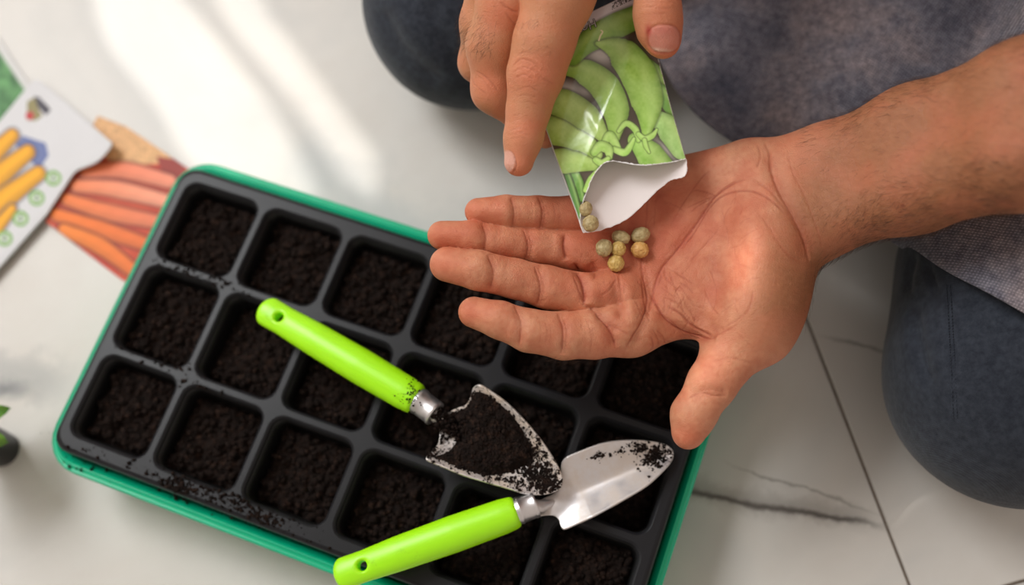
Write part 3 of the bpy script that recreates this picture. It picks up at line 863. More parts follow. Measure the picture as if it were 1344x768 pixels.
def sdR(p):
    palm = None
    for js in Rmeta:
        e = chain(p, js, 0.006, 0.8); palm = e if palm is None else smin(palm, e, 0.014)
    palm = smin(palm, chain(p, Rarm, 0.02, 0.85), 0.03)
    d = None
    for k in ('index', 'middle', 'ring', 'little'):
        e = smin(chain(p, Rf[k], 0.006), palm, 0.010); d = e if d is None else np.minimum(d, e)
    th = chain(p, Rf['thumb'], 0.004)
    return np.minimum(d, smin(th, palm, 0.012))
# ------------------------------------------------------------------ body layout (kneeling, facing the tray)
KL, KR = P(1337, 500, .066), P(618, 2, .066)          # knees on the floor
mid = (KL+KR)/2; side = (KL-KR)[:2]; side /= np.linalg.norm(side); back = np.array([-side[1], side[0]])
if back[1] < 0: back = -back
def W(s, b, z): return np.array([*(mid[:2]+side*s+back*b), z])
HIPL, HIPR = W(.10, .38, .15), W(-.10, .38, .15)
SHL, SHR = W(.19, .42, .62), W(-.19, .42, .62)
ELL_ = np.array([*(P(1700, 50, .26))]); 
ELL = (Larm[0][-1][0]+Larm[1][-1][0])/2; ELR = Rarm[-1][0]

CUT0 = P(1385, 150, .18); CUTN = P(1300, 185, .18)-P(1400, 145, .18); CUTN /= np.linalg.norm(CUTN)
def body_coarse(p):
    d = cone(p, W(0, .40, .22), W(0, .42, .52), .105, .125)
    d = smin(d, cone(p, W(.14, .42, .60), W(-.14, .42, .60), .06, .06), .06)
    d = smin(d, cone(p, W(0, .41, .60), W(0, .38, .70), .055, .05), .04)
    for sh, el in ((SHL, ELL), (SHR, ELR)):
        d = smin(d, cone(p, sh, el, .048, .033), .03)
    arm = smin(chain(p, Larm[0], 0.01, 0.92), chain(p, Larm[1], 0.01, 0.92), 0.016)
    arm = smax(arm, ((p-CUT0) @ CUTN), .001)
    ar2 = chain(p, Rarm, .02, .85)
    for js in Rmeta: ar2 = smin(ar2, chain(p, js, .006, .8), .014)
    ar2 = smax(ar2, P(700, -150, .2)[1]-.004-p[:, 1], .001)
    arm = np.minimum(arm, ar2)
    return smin(d, arm, .01)
def crease(V, Nn, px, py, lines, col=None):
    """press skin folds into the surface; lines: (points, width px, depth m, redness)"""
    up = (CAM-V); up /= np.linalg.norm(up, axis=1)[:, None]
    face = sm(0.1, 0.4, (Nn*up).sum(1)); dep = depth(V)
    disp = np.zeros(len(V)); red = np.zeros(len(V))
    for pts, w, dp, rd in lines:
        sp = spline(pts, 6)
        x0, x1 = min(p_[0] for p_ in sp)-w*4, max(p_[0] for p_ in sp)+w*4
        y0, y1 = min(p_[1] for p_ in sp)-w*4, max(p_[1] for p_ in sp)+w*4
        m = np.where((px > x0) & (px < x1) & (py > y0) & (py < y1) & (face > 0))[0]
        if not len(m): continue
        d, par, *_ = seg_dist(px[m], py[m], sp)
        w = w*(.68 if w < 4 else 1); dp = dp*(.5 if w < 4 else 1); rd = rd*(.95 if w < 4 else .8)
        g = np.exp(-(d/w)**2)*np.clip(np.minimum(par, 1-par)*8, 0, 1)**0.6*face[m]
        disp[m] -= g*dp
        # soft shoulders either side
        disp[m] += np.exp(-((d-2.2*w)/w/1.1)**2)*dp*0.18*face[m]*np.clip(np.minimum(par, 1-par)*8, 0, 1)
        red[m] = np.maximum(red[m], np.exp(-(d/(w*1.25))**2)*rd*np.clip(np.minimum(par, 1-par)*8, 0, 1)*face[m])
    return disp, red
def blob(px, py, cx, cy, rx, ry, ang=0):
    c, s = math.cos(ang), math.sin(ang); u = (px-cx)*c+(py-cy)*s; v = -(px-cx)*s+(py-cy)*c
    return np.exp(-(u/rx)**2-(v/ry)**2)

# left hand mesh
Z = .15
lo = np.array([P(530, 620, .09)[0]-.01, P(900, 625, .09)[1]-.01, .075]); hi = np.array([P(1400, 20, .2)[0], P(1400, 0, .19)[1]+.01, .235])
V, Fq = nets(sdL, lo, hi, 0.0006)
tmp = from_np('tmp', V, Fq, None); NL = vnormals(tmp.data).astype(float); bpy.data.objects.remove(tmp)
px, py, _ = proj(V)
L_lines = [
 # finger joints
 ([(671, 258), (675, 278), (672, 299)], 1.3, .0007, .5), ([(706, 256), (712, 278), (708, 302)], 1.5, .0008, .6), ([(711, 258), (716, 280), (712, 302)], 1.0, .0004, .35),
 ([(633, 292), (638, 312), (634, 332)], 1.3, .0007, .45), ([(687, 300), (693, 322), (688, 344)], 1.5, .0008, .55), ([(693, 302), (698, 324), (693, 346)], 1.0, .0004, .3),
 ([(641, 334), (648, 358), (642, 382)], 1.4, .0008, .5), ([(702, 349), (709, 375), (704, 402)], 1.6, .0009, .55), ([(707, 350), (714, 376), (709, 402)], 1.0, .0005, .3),
 ([(676, 401), (684, 425), (680, 456)], 1.5, .0008, .5), ([(731, 408), (739, 432), (737, 466)], 1.7, .0009, .6), ([(737, 410), (744, 434), (741, 467)], 1.1, .0005, .35),
 # finger roots
 ([(742, 306), (740, 322), (743, 342)], 2.2, .0012, .8), ([(752, 346), (763, 366), (767, 392), (764, 403)], 2.2, .0014, .9),
 ([(782, 410), (798, 428), (806, 446), (808, 458)], 1.8, .0010, .8),
 ([(771, 405), (764, 392), (752, 362)], 1.5, .0008, .6),
 # major palm lines
 ([(820, 462), (830, 442), (843, 420), (850, 392), (842, 352), (843, 330)], 1.7, .0009, .6),
 ([(853, 418), (858, 382), (868, 352), (886, 330), (912, 296), (935, 262), (960, 243), (985, 235)], 1.8, .0010, .75),
 ([(940, 444), (905, 440), (880, 424), (862, 400), (852, 378)], 1.8, .0011, .85),
 ([(935, 442), (910, 428), (893, 412), (876, 402)], 2.0, .0010, .7),
 ([(884, 336), (908, 310), (930, 274), (952, 256), (982, 251), (1010, 262), (1040, 290)], 1.5, .0008, .6),
 ([(900, 274), (925, 262), (938, 257), (915, 250), (905, 253)], 1.1, .0005, .5),
 ([(866, 262), (890, 272), (900, 280)], 1.1, .0004, .4), ([(935, 260), (920, 268), (906, 279)], 1.1, .0005, .5),
 ([(878, 300), (895, 270), (920, 235), (932, 225)], 1.1, .0004, .45), ([(850, 260), (848, 292), (846, 305)], 1.2, .0004, .45), ([(862, 250), (858, 300)], 1.1, .0003, .4),
 ([(873, 350), (892, 362), (912, 375)], 1.5, .0007, .35), ([(870, 390), (890, 400), (915, 432), (930, 440)], 1.3, .0006, .4),
 ([(860, 408), (880, 420), (893, 435), (900, 444)], 1.5, .0007, .55), ([(812, 360), (815, 385), (818, 408)], 2.0, .0009, .35), ([(842, 365), (846, 395), (855, 415)], 2.0, .0008, .5),
 ([(810, 365), (800, 380), (788, 388)], 1.4, .0006, .4), ([(775, 340), (782, 358), (778, 370)], 1.6, .0005, .3), ([(770, 400), (785, 412), (800, 425), (826, 440)], 1.5, .0007, .45),
 ([(853, 440), (857, 455), (848, 466)], 1.4, .0006, .5), ([(926, 380), (933, 400), (945, 415)], 1.6, .0004, .4), ([(930, 348), (940, 380), (935, 410)], 1.5, .0004, .4),
 ([(895, 440), (920, 446), (945, 438), (970, 425)], 1.5, .0004, .4), ([(905, 345), (925, 322), (945, 300)], 1.2, .0003, .3), ([(950, 430), (980, 410), (990, 380)], 1.6, .0004, .3),
 ([(768, 418), (776, 440), (774, 466)], 1.2, .0003, .25), ([(1000, 285), (1030, 330), (1052, 345)], 2.0, .0005, .2),
 # hypothenar fold and wrist
 ([(1002, 186), (1010, 200), (1012, 222), (1022, 250), (1042, 285), (1058, 320), (1062, 345)], 2.4, .0016, .5),
 ([(994, 190), (998, 205), (994, 222)], 1.8, .0006, .4), ([(985, 235), (1012, 252), (1035, 280), (1050, 310)], 2.0, .0007, .35),
 ([(1034, 200), (1040, 225), (1058, 262), (1072, 300), (1080, 330)], 1.5, .0005, .25),
 # thumb
 ([(902, 524), (918, 516), (938, 520), (955, 520)], 1.6, .0007, .5), ([(908, 516), (930, 512), (950, 516)], 1.2, .0004, .3), ([(935, 475), (960, 470), (990, 478)], 2.0, .0004, .2),
]
for pts_, w_, dp_ in (([(671, 258), (675, 278), (672, 299)], 4.5, .0006), ([(708, 256), (714, 278), (710, 302)], 5, .0007), ([(633, 292), (638, 312), (634, 332)], 4.5, .0006), ([(690, 300), (695, 322), (690, 344)], 5.5, .0007),
   ([(641, 334), (648, 358), (642, 382)], 5, .0007), ([(704, 349), (711, 375), (706, 402)], 6, .0008), ([(676, 401), (684, 425), (680, 456)], 5.5, .0007), ([(734, 408), (741, 432), (739, 466)], 6.5, .0009),
   ([(742, 306), (741, 322), (743, 342)], 5, .0012), ([(752, 346), (765, 370), (768, 398)], 5.5, .0014), ([(782, 410), (798, 430), (808, 456)], 6, .0012),
   ([(830, 458), (846, 420), (852, 390), (845, 350)], 7, .0012), ([(853, 418), (862, 370), (886, 330), (912, 296), (935, 262)], 8, .0010), ([(940, 444), (905, 440), (880, 424), (862, 400)], 7, .0014),
   ([(805, 370), (812, 395), (818, 420)], 6, .0010), ([(775, 345), (784, 365)], 5, .0006), ([(770, 402), (790, 415), (812, 436)], 5, .0008), ([(905, 520), (930, 514), (955, 518)], 8, .0008),
   ([(1004, 190), (1014, 222), (1030, 262), (1052, 300), (1062, 340)], 9, .0012), ([(895, 395), (925, 420), (945, 440)], 9, .0008), ([(930, 330), (945, 370), (935, 410)], 10, .0006), ([(860, 250), (880, 290), (900, 280)], 8, .0006)):
    L_lines.append((pts_, w_, dp_, .32))
rs = random.Random(5)
for k in range(70):        # fine skin lines over the palm
    cx, cy = rs.uniform(780, 1010), rs.uniform(250, 450); a = rs.choice((-0.9, -0.7, -0.5, 0.5, 1.3, 1.6))+rs.uniform(-.25, .25); l = rs.uniform(12, 36)
    L_lines.append(([(cx-math.cos(a)*l/2, cy-math.sin(a)*l/2), (cx+rs.uniform(-3, 3), cy+rs.uniform(-3, 3)), (cx+math.cos(a)*l/2, cy+math.sin(a)*l/2)], 0.9, .00028, .22))
for k in range(34):        # creased middle of the palm near the index and thumb roots
    cx, cy = rs.uniform(838, 915), rs.uniform(360, 448); a = rs.choice((0.9, 1.15, 0.7, -1.2))+rs.uniform(-.3, .3); l = rs.uniform(14, 34)
    L_lines.append(([(cx-math.cos(a)*l/2, cy-math.sin(a)*l/2), (cx+rs.uniform(-3, 3), cy+rs.uniform(-2, 2)), (cx+math.cos(a)*l/2, cy+math.sin(a)*l/2)], 1.1, .0005, .42))
for k in range(26):        # fine cross lines on the fingers
    f = rs.choice(('pinky', 'ring', 'middle', 'index')); js = Lf[f]; t = rs.uniform(1.3, len(js)-1.6); i = int(t); u = t-i
    a, b = proj(js[i][0]), proj(js[i+1][0]); cx, cy = a[0]+(b[0]-a[0])*u, a[1]+(b[1]-a[1])*u; r = rs.uniform(10, 17)
    L_lines.append(([(cx-1, cy-r), (cx+1.5, cy), (cx-1, cy+r)], 0.9, .00022, .18))
dL, redL = crease(V, NL, px, py, L_lines)
# fleshy pads
up = np.clip(NL[:, 2], 0, 1)
pads = [(812, 350, 16, 24, .0), (795, 375, 20, 16, .0015), (826, 400, 10, 30, .0022), (900, 375, 40, 30, .0014), (880, 445, 30, 8, .0010), (985, 300, 26, 34, .0020), (960, 215, 34, 22, .0018), (858, 345, 14, 20, -.0004), (985, 345, 34, 40, .0012), (832, 318, 22, 14, -.0008), (778, 398, 10, 12, .0008)]
for cx, cy, rx, ry, a in pads: dL += blob(px, py, cx, cy, rx, ry)*a*up
for cx, cy, rx, ry in ((640, 278, 22, 14), (690, 280, 12, 14), (598, 309, 24, 15), (662, 318, 18, 15), (606, 350, 28, 17), (675, 366, 20, 17), (640, 414, 26, 16), (708, 436, 16, 18), (738, 382, 20, 18), (768, 438, 18, 20)): dL += blob(px, py, cx, cy, rx, ry, .15)*.0009*up
V = V+NL*dL[:, None]
# colour: ruddy palm, tan forearm
pale = lin(208, 150, 116); ruddy = lin(198, 114, 86); tan = lin(170, 114, 80); red_ = lin(150, 50, 32)
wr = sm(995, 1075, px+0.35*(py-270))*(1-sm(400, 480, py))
col = np.tile(pale, (len(V), 1)).astype(float)
col = mixv(col, np.clip(0.75*blob(px, py, 850, 300, 130, 80)+0.5*blob(px, py, 800, 300, 40, 70), 0, 1), ruddy)
col = mixv(col, np.clip(0.45*(vnoise(px, py, 0.05, 3)-0.25), 0, 1)*(1-wr), lin(210, 120, 86))
for cx, cy in ((620, 278), (580, 309), (588, 350), (622, 412), (905, 575)): col = mixv(col, 0.5*blob(px, py, cx, cy, 26, 20), lin(212, 114, 80))
for sc_, am_, cc_ in ((.035, .5, lin(190, 96, 66)), (.09, .35, lin(226, 160, 124)), (.22, .28, lin(184, 90, 62))): col = mixv(col, np.clip(am_*(vnoise(px+py*.3, py-px*.2, sc_, 11)-.3)*1.6, 0, 1)*(1-wr), cc_)
col = mixv(col, wr, tan)
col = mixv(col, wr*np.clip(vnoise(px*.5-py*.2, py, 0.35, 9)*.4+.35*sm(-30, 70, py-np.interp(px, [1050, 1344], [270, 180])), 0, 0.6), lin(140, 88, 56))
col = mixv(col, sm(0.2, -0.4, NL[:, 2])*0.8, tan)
col = mixv(col, (np.hypot(px-1185, py-270) < 2.6)*0.8, lin(110, 58, 40))
col = mixv(col, np.clip(redL, 0, 0.85), red_)
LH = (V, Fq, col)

# right hand mesh
def bounds(chs, m=.012):
    pts = np.array([j[0]-j[1] for c_ in chs for j in c_]+[j[0]+j[1] for c_ in chs for j in c_]); return pts.min(0)-m, pts.max(0)+m
lo, hi = bounds(list(Rf.values())+Rmeta+[Rarm])
hi = np.minimum(hi, [9, P(700, -160, .2)[1], .25])
V, Fq = nets(sdR, lo, hi, 0.0007)
tmp = from_np('tmp', V, Fq, None); NR = vnormals(tmp.data).astype(float); bpy.data.objects.remove(tmp)
px, py, _ = proj(V)
R_lines = [
 # knuckle wrinkles on index
 ([(672, 88), (684, 78), (700, 82), (708, 92)], 1.5, .0006, .3), ([(672, 96), (688, 88), (702, 94)], 1.3, .0006, .3), ([(674, 104), (688, 98), (700, 104)], 1.3, .0005, .3), ([(704, 92), (714, 104), (728, 110)], 1.4, .0005, .25),
 ([(676, 120), (692, 114), (706, 120)], 1.2, .0005, .25), ([(676, 128), (692, 124), (704, 128)], 1.0, .0003, .2), ([(680, 136), (694, 133), (706, 138)], 1.0, .0003, .2),
 ([(668, 172), (682, 168), (696, 172)], 1.1, .0004, .25), ([(667, 177), (682, 174), (696, 178)], 1.0, .0004, .25), ([(668, 183), (682, 180), (694, 183)], 1.0, .0003, .2),
 ([(680, 72), (690, 68), (702, 72)], 1.1, .0003, .2), ([(694, 82), (704, 96), (710, 108)], 1.2, .0004, .2),
 # middle/ring knuckle
 ([(622, 92), (636, 100), (650, 114), (652, 122)], 1.4, .0006, .35), ([(618, 98), (624, 112), (640, 124)], 1.1, .0004, .3), ([(628, 100), (640, 112), (648, 124)], 1.0, .0004, .2), ([(622, 128), (634, 130), (646, 132)], 1.0, .0003, .2),
 ([(662, 15), (672, 28), (682, 40)], 1.5, .0004, .3), ([(655, 2), (668, 12), (680, 16)], 1.8, .0006, .4),
 # edge of the index nail
 ([(668, 196), (675, 206), (677, 218), (672, 229)], 1.4, .0009, .6),
 # thumb joint
 ([(836, 12), (850, 9), (868, 11), (888, 9)], 1.2, .0004, .25), ([(838, 20), (855, 18), (880, 18)], 1.0, .0003, .2), ([(836, 4), (860, 2), (888, 3)], 1.1, .0004, .25),
]
for k in range(40):
    t = rs.uniform(0, 1); cx, cy = 729-t*40+rs.uniform(-14, 14), 10+t*150; a = rs.uniform(-.5, .5); l = rs.uniform(8, 18)
    R_lines.append(([(cx-l/2, cy+rs.uniform(-3, 3)), (cx, cy+rs.uniform(-2, 2)), (cx+l/2, cy+rs.uniform(-3, 3))], 0.8, .00020, .12))
dR, redR = crease(V, NR, px, py, R_lines)
nail = sm(1.15, 0.92, (np.abs((px-872)/20.5)**2.6+np.abs((py-51)/17.5)**2.6)**(1/2.6))*(NR[:, 2] > 0.2)
edge_n = np.exp(-((((np.abs((px-872)/20.5)**2.6+np.abs((py-51)/17.5)**2.6)**(1/2.6))-1.06)/0.07)**2)*(NR[:, 2] > 0.1)
nail2 = sm(1.15, 0.9, np.hypot((px-666)/9.5, (py-212)/14))*1.0*(py < 226)
dR += -edge_n*.0006+nail*.0002
V = V+NR*dR[:, None]
tanb = lin(196, 140, 102)
col = np.tile(tanb, (len(V), 1)).astype(float)
col = mixv(col, np.clip(0.55*(vnoise(px, py, 0.06, 2)), 0, 1), lin(206, 132, 96))
for cx, cy, r in ((700, 95, 26), (640, 112, 22), (870, 70, 24), (678, 215, 22), (690, 170, 20), (660, 15, 24)): col = mixv(col, 0.55*blob(px, py, cx, cy, r, r), lin(224, 132, 100))
col = mixv(col, 0.5*sm(0, 60, px-820)*sm(0, 60, 120-py), lin(206, 122, 92))
col = mixv(col, np.clip(redR, 0, .6), lin(150, 74, 48))
col = mixv(col, nail, lin(208, 142, 124)); col = mixv(col, nail*sm(62, 66, py-0.12*(px-872)), lin(226, 190, 172))
col = mixv(col, nail*blob(px, py, 872, 40, 14, 6)*0.5, lin(200, 110, 100))
col = mixv(col, edge_n*0.5, lin(170, 84, 62))
col = mixv(col, np.clip(blob(px, py, 851, 40, 4, 8)*0.9, 0, .9), lin(168, 48, 44))
col = mixv(col, nail2*0.8, lin(224, 176, 160)); 
RH = (V, Fq, col)

person = empty('person', W(0, .3, 0)); tag(person, 'person kneeling in blue-grey clothes, pouring seeds into an open hand', 'person')
lo = np.array([min(p_[i] for p_ in (W(.3, .5, 0), W(-.3, .5, 0), ELL, ELR, W(0, .2, 0))) for i in range(3)])-.12
hi = np.array([max(p_[i] for p_ in (W(.3, .5, .75), W(-.3, .5, 0), ELL, ELR, W(0, .2, 0))) for i in range(3)])+.14
V, Fq = nets(body_coarse, lo, hi, 0.006)
vs = np.concatenate([LH[0], RH[0], V]); fs = np.concatenate([LH[1], RH[1]+len(LH[0]), Fq+len(LH[0])+len(RH[0])])
cs = np.concatenate([LH[2], RH[2], np.tile(tan, (len(V), 1))])
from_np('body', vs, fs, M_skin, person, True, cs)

# ------------------------------------------------------------------ hair on forearm and knuckles
def hairs():
    m, nt, b = new_mat('body_hair'); b.inputs['Base Color'].default_value = (*lin(70, 42, 26), 1); b.inputs['Roughness'].default_value = 0.6
    VV, FF, off = [], [], 0
    def tuft(V, Nn, idx, dirf, lmin, lmax, r, lift):
        nonlocal off
        for i in idx:
            p = V[i]; n = Nn[i]; x, y = proj(p)[:2]
            q = P(*(np.array([x, y])+dirf(x, y)), p[2])-p; q /= np.linalg.norm(q)
            q = q-n*(q @ n); q /= np.linalg.norm(q)+1e-9
            l = random.uniform(lmin, lmax); s = np.cross(n, q); bend = random.uniform(-.4, .4)
            pts = [p-n*.0002, p+q*l*.35+n*l*lift*.5+s*bend*l*.1, p+q*l*.7+n*l*lift*.75+s*bend*l*.3, p+q*l+n*l*lift*.8+s*bend*l*.6]
            for a, pt in enumerate(pts):
                rr = r*(1-a/4.2)
                for k in range(3):
                    t = k*2.094; VV.append(pt+(n*math.cos(t)+s*math.sin(t))*rr)
            for a in range(3):
                for k in range(3):
                    k2 = (k+1) % 3; FF.append((off+a*3+k, off+a*3+k2, off+a*3+3+k2, off+a*3+3+k))
            off += 12
    V, Nn = LH[0], NL; px, py, _ = proj(V)
    # lower edge and flank of the forearm
    low = np.interp(px, [1050, 1070, 1120, 1180, 1344], [350, 342, 325, 308, 276])
    upp = np.interp(px, [1010, 1100, 1344], [195, 170, 60])
    t = (py-upp)/(low-upp)
    w = (px > 1055)*(px < 1360)*np.clip(0.12+1.5*sm(0.45, 1.0, t)*sm(1050, 1130, px)+0.5*sm(0.15, 0, t), 0, 2)*(Nn[:, 2] > -0.5)
    w = w*np.clip(vnoise(px, py, .03, 5)*1.6, .1, 1)
    idx = rng.choice(len(V), 2600, replace=False, p=w/w.sum())
    def d1(x, y): a = 0.15+random.uniform(-.5, .5)+(.4 if x < 1150 else 0); return np.array([-math.cos(a)*10, math.sin(a)*10+(4 if y > 250 else -2)])
    tuft(V, Nn, idx, d1, .0022, .0068, .000055, .35)
    w = blob(px, py, 752, 476, 30, 6)*(Nn[:, 2] < 0.3)+1e-12*(Nn[:, 2] < 0)
    idx = rng.choice(len(V), 36, replace=False, p=w/w.sum())
    tuft(V, Nn, idx, lambda x, y: np.array([-8, 5+random.uniform(-6, 3)]), .003, .006, .00005, .6)
    V, Nn = RH[0], NR; px, py, _ = proj(V)
    w = (blob(px, py, 634, 48, 12, 20)+0.45*blob(px, py, 702, 28, 14, 9)+0.5*blob(px, py, 608, 40, 6, 22)+.12*blob(px, py, 700, 60, 22, 14))*(Nn[:, 2] > -.3)
    idx = rng.choice(len(V), 330, replace=False, p=w/w.sum())
    tuft(V, Nn, idx, lambda x, y: np.array([-3-4*(x < 620)+random.uniform(-4, 4), 7+random.uniform(-7, 4)]), .0022, .0060, .00005, .5)
    from_np('body_hair', np.array(VV), np.array(FF), m, person)['kind'] = 'stuff'
hairs()

# ------------------------------------------------------------------ trousers
def thigh_top(x, y):
    """height of the upper side of the two thighs at (x, y)"""
    out = np.zeros(x.shape)
    for K, H in ((KL, HIPL), (KR, HIPR), (P(1339, 480, .066), P(1344, 360, .068)*np.array([1, 1, 0])+np.array([0, 0, .066]))):
        a, b = K[:2], H[:2]; d = b-a; t = np.clip(((x-a[0])*d[0]+(y-a[1])*d[1])/(d @ d), 0, 1)
        dd = np.hypot(x-a[0]-t*d[0], y-a[1]-t*d[1]); r = .068+.022*t*(H[2] > .1); zc = .066+.07*t*(H[2] > .1)
        out = np.maximum(out, np.where(dd < r, zc+np.sqrt(np.maximum(r*r-dd*dd, 0)), zc*np.clip(1-(dd-r)/.02, 0, 1)))
    return out
def cloth_mat(name, cols, weave_sc, big_sc=7, bstr=0.35, dark=(0, 0, 0), wamt=0.35, rough=0.9):
    m, nt, b = new_mat(name); co = objco(nt)
    big = noise_t(nt, big_sc, 5, 0.65, co)
    mid_ = noise_t(nt, 240, 4, 0.75, co)
    base = ramp(nt, big, cols)
    base = mixc(nt, ramp(nt, mid_, [(0.35, (0, 0, 0)), (0.7, (1, 1, 1))]), mixc(nt, 1.0, base, (0.46, 0.46, 0.5), 'MULTIPLY'), base)
    sep = N(nt, 'ShaderNodeMapping'); sep.inputs['Rotation'].default_value = (0, 0, 0.6); nt.links.new(co, sep.inputs[0])
    w1 = N(nt, 'ShaderNodeTexWave', bands_direction='X'); w1.inputs['Scale'].default_value = weave_sc; w1.inputs['Distortion'].default_value = 1.5; w1.inputs['Detail Scale'].default_value = 2; nt.links.new(sep.outputs[0], w1.inputs[0])
    w2 = N(nt, 'ShaderNodeTexWave', bands_direction='Y'); w2.inputs['Scale'].default_value = weave_sc; w2.inputs['Distortion'].default_value = 1.5; nt.links.new(sep.outputs[0], w2.inputs[0])
    wv = math_(nt, 'MULTIPLY', w1.outputs['Fac'], w2.outputs['Fac'])
    base = mixc(nt, math_(nt, 'MULTIPLY', wv, wamt), base, mixc(nt, 1.0, base, (2.4, 2.3, 2.3), 'MULTIPLY'))
    nt.links.new(base, b.inputs['Base Color']); b.inputs['Roughness'].default_value = rough; b.inputs['Specular IOR Level'].default_value = 0.15
    b.inputs['Sheen Weight'].default_value = 0.15; b.inputs['Sheen Roughness'].default_value = 0.5
    p = bump(nt, b, wv, bstr, 0.0005)
    bump(nt, b, noise_t(nt, 60, 4, 0.6, co), 0.3, 0.003, p)
    return m
M_trous = cloth_mat('trouser_cotton', [(0.3, lin(42, 47, 56)), (0.7, lin(56, 61, 70))], 520, 6, 0.25, wamt=0.25)
M_shirt = cloth_mat('shirt_chambray', [(0.34, lin(78, 81, 94)), (0.5, lin(112, 110, 118)), (0.64, lin(140, 130, 131))], 225, 14, 0.6, wamt=0.9)
FTL, FTR = W(.14, .46, .045), W(-.14, .46, .045)
def sdT(p):
    d = None
    for K, H, FT in ((KL, HIPL, FTL), (KR, HIPR, FTR)):
        e = cone(p, K, H, .066, .09)
        sh = cone(p, K-np.array([0, 0, .012]), FT, .050, .045)
        e = smin(e, sh, .012)
        if K is KL: e = smin(e, cone(p, P(1339, 480, .064), P(1344, 360, .064), .066, .066), .01)
        d = e if d is None else smin(d, e, .03)
    d = smin(d, cone(p, HIPL, HIPR, .09, .09), .05)
    d = smin(d, cone(p, W(0, .39, .17), W(0, .41, .27), .115, .112), .05)
    d = smax(d, -p[:, 2]+.0005, .006)
    return d
lo = np.minimum.reduce([KL, KR, HIPL, HIPR, FTL, FTR, W(0, .56, 0)])-.13; hi = np.maximum.reduce([KL, KR, HIPL, HIPR, FTL, FTR, W(0, .56, .3)])+.13; lo[2] = -.004
V, Fq = nets(sdT, lo, hi, 0.0028)
tmp = from_np('tmp', V, Fq, None); NT = vnormals(tmp.data).astype(float); bpy.data.objects.remove(tmp)
px, py, _ = proj(V)
T_lines = [([(1200, 335), (1192, 360), (1190, 384)], 5, .0022, 0), ([(1190, 386), (1206, 388), (1230, 386)], 3, .0018, 0), ([(1228, 384), (1222, 362), (1216, 345)], 4, .0020, 0),
           ([(1200, 400), (1206, 450), (1222, 510)], 9, .0018, 0), ([(1280, 400), (1300, 480), (1330, 540)], 14, .0012, 0), ([(1243, 373), (1248, 467), (1252, 549)], 2.5, .0008, 0),
           ([(500, 10), (530, 70), (580, 110)], 12, .0020, 0), ([(560, 0), (590, 60), (630, 100)], 14, .0018, 0)]
dT, _ = crease(V, NT, px, py, T_lines)
dT += .0012*(vnoise(V[:, 0]*1, V[:, 1]+V[:, 2], 28, 3)-.5)
V = V+NT*dT[:, None]; V[:, 2] = np.maximum(V[:, 2], .0004)
trs = from_np('trousers', V, Fq, M_trous, person); trs['label'] = 'dark blue-grey cotton trousers'
# stitching on the left knee
def stitches():
    m = plastic('navy_thread', lin(36, 42, 54), 0.8)
    VV, FF, off = [], [], 0
    pl = spline([(1242, 374), (1245, 430), (1248, 480), (1251, 550)], 14)
    for off_px in (0, 5):
        for k in range(0, len(pl)-1, 1):
            a = hit(sdT, pl[k][0]+off_px, pl[k][1]); b = hit(sdT, pl[k][0]*0.35+pl[k+1][0]*0.65+off_px, pl[k][1]*0.35+pl[k+1][1]*0.65)
            d = b-a; d /= np.linalg.norm(d); s = np.cross(d, (0, 0, 1)); u = np.cross(s, d)
            for q_, r in ((a, .0001), (a*.7+b*.3+u*.0002, .00032), (a*.3+b*.7+u*.0002, .00032), (b, .0001)):
                for t in range(5): VV.append(q_+(s*math.cos(t*1.2566)+u*math.sin(t*1.2566))*r)
            for i in range(3):
                for t in range(5): t2 = (t+1) % 5; FF.append((off+i*5+t, off+i*5+t2, off+i*5+5+t2, off+i*5+5+t))
            off += 20
    from_np('stitching', np.array(VV), np.array(FF), m, trs)
stitches()

# ------------------------------------------------------------------ shirt
HEM = [(838, -110), (848, -20), (858, 60), (880, 108), (905, 142), (930, 165), (962, 187), (1010, 222), (1080, 262), (1160, 312), (1250, 362), (1344, 412), (1440, 455)]
def zs(x, y):
    th = thigh_top(x, y)+.011
    b = (x-mid[0])*back[0]+(y-mid[1])*back[1]; s = (x-mid[0])*side[0]+(y-mid[1])*side[1]
    sag = .070+.25*np.clip(b-.02, 0, None)**1.0*0.9
    z = smax(th, sag, .05)
    z = z+.0035*np.sin(s*38+b*9)*sm(.0, .1, b)+.002*np.sin(s*90-b*20+1)
    return z
def solve_xy(px_, py_):
    z = .1
    for _ in range(12):
        w = P(px_, py_, z); z = .5*z+.5*float(zs(np.array([w[0]]), np.array([w[1]]))[0])
    return P(px_, py_, z)[:2]
hem_w = [tuple(solve_xy(*q_)) for q_ in HEM]
polyw = spline(hem_w, 5)+[tuple(W(.26, .08, 0)[:2]), tuple(W(.24, .32, 0)[:2]), tuple(W(-.18, .32, 0)[:2]), tuple(W(-.2, .14, 0)[:2])]
x, y, f = sheet_grid(polyw, 0.0022)
dh, *_ = seg_dist(x, y, spline(hem_w, 5))
Vs = np.stack([x, y, zs(x, y)+.0012*np.exp(-((dh-.010)/.0012)**2)*-1+.0008*sm(.011, .002, dh)], 1)
me_parts = [(Vs, np.concatenate([f[:, [0, 1, 2]], f[:, [0, 2, 3]]]))]
shirt = from_np('shirt', Vs, f, M_shirt, person)
if vnormals(shirt.data)[:, 2].mean() < 0: shirt.data.flip_normals()
s = shirt.modifiers.new('t', 'SOLIDIFY'); s.thickness = .0014; s.offset = -1
shirt['label'] = 'grey-violet chambray shirt with its hem over the lap'
def sdS(p):
    d = body_coarse(p)-.008
    neck = np.linalg.norm(p-W(0, .38, .72), axis=1)-.085
    d = smax(d, -neck, .01)
    for el, sh in ((ELL, SHL), (ELR, SHR)):       # sleeves end above the elbow
        n = (el-sh)/np.linalg.norm(el-sh); d = smax(d, (p-(sh+(el-sh)*.62)) @ n, .01)
    return d
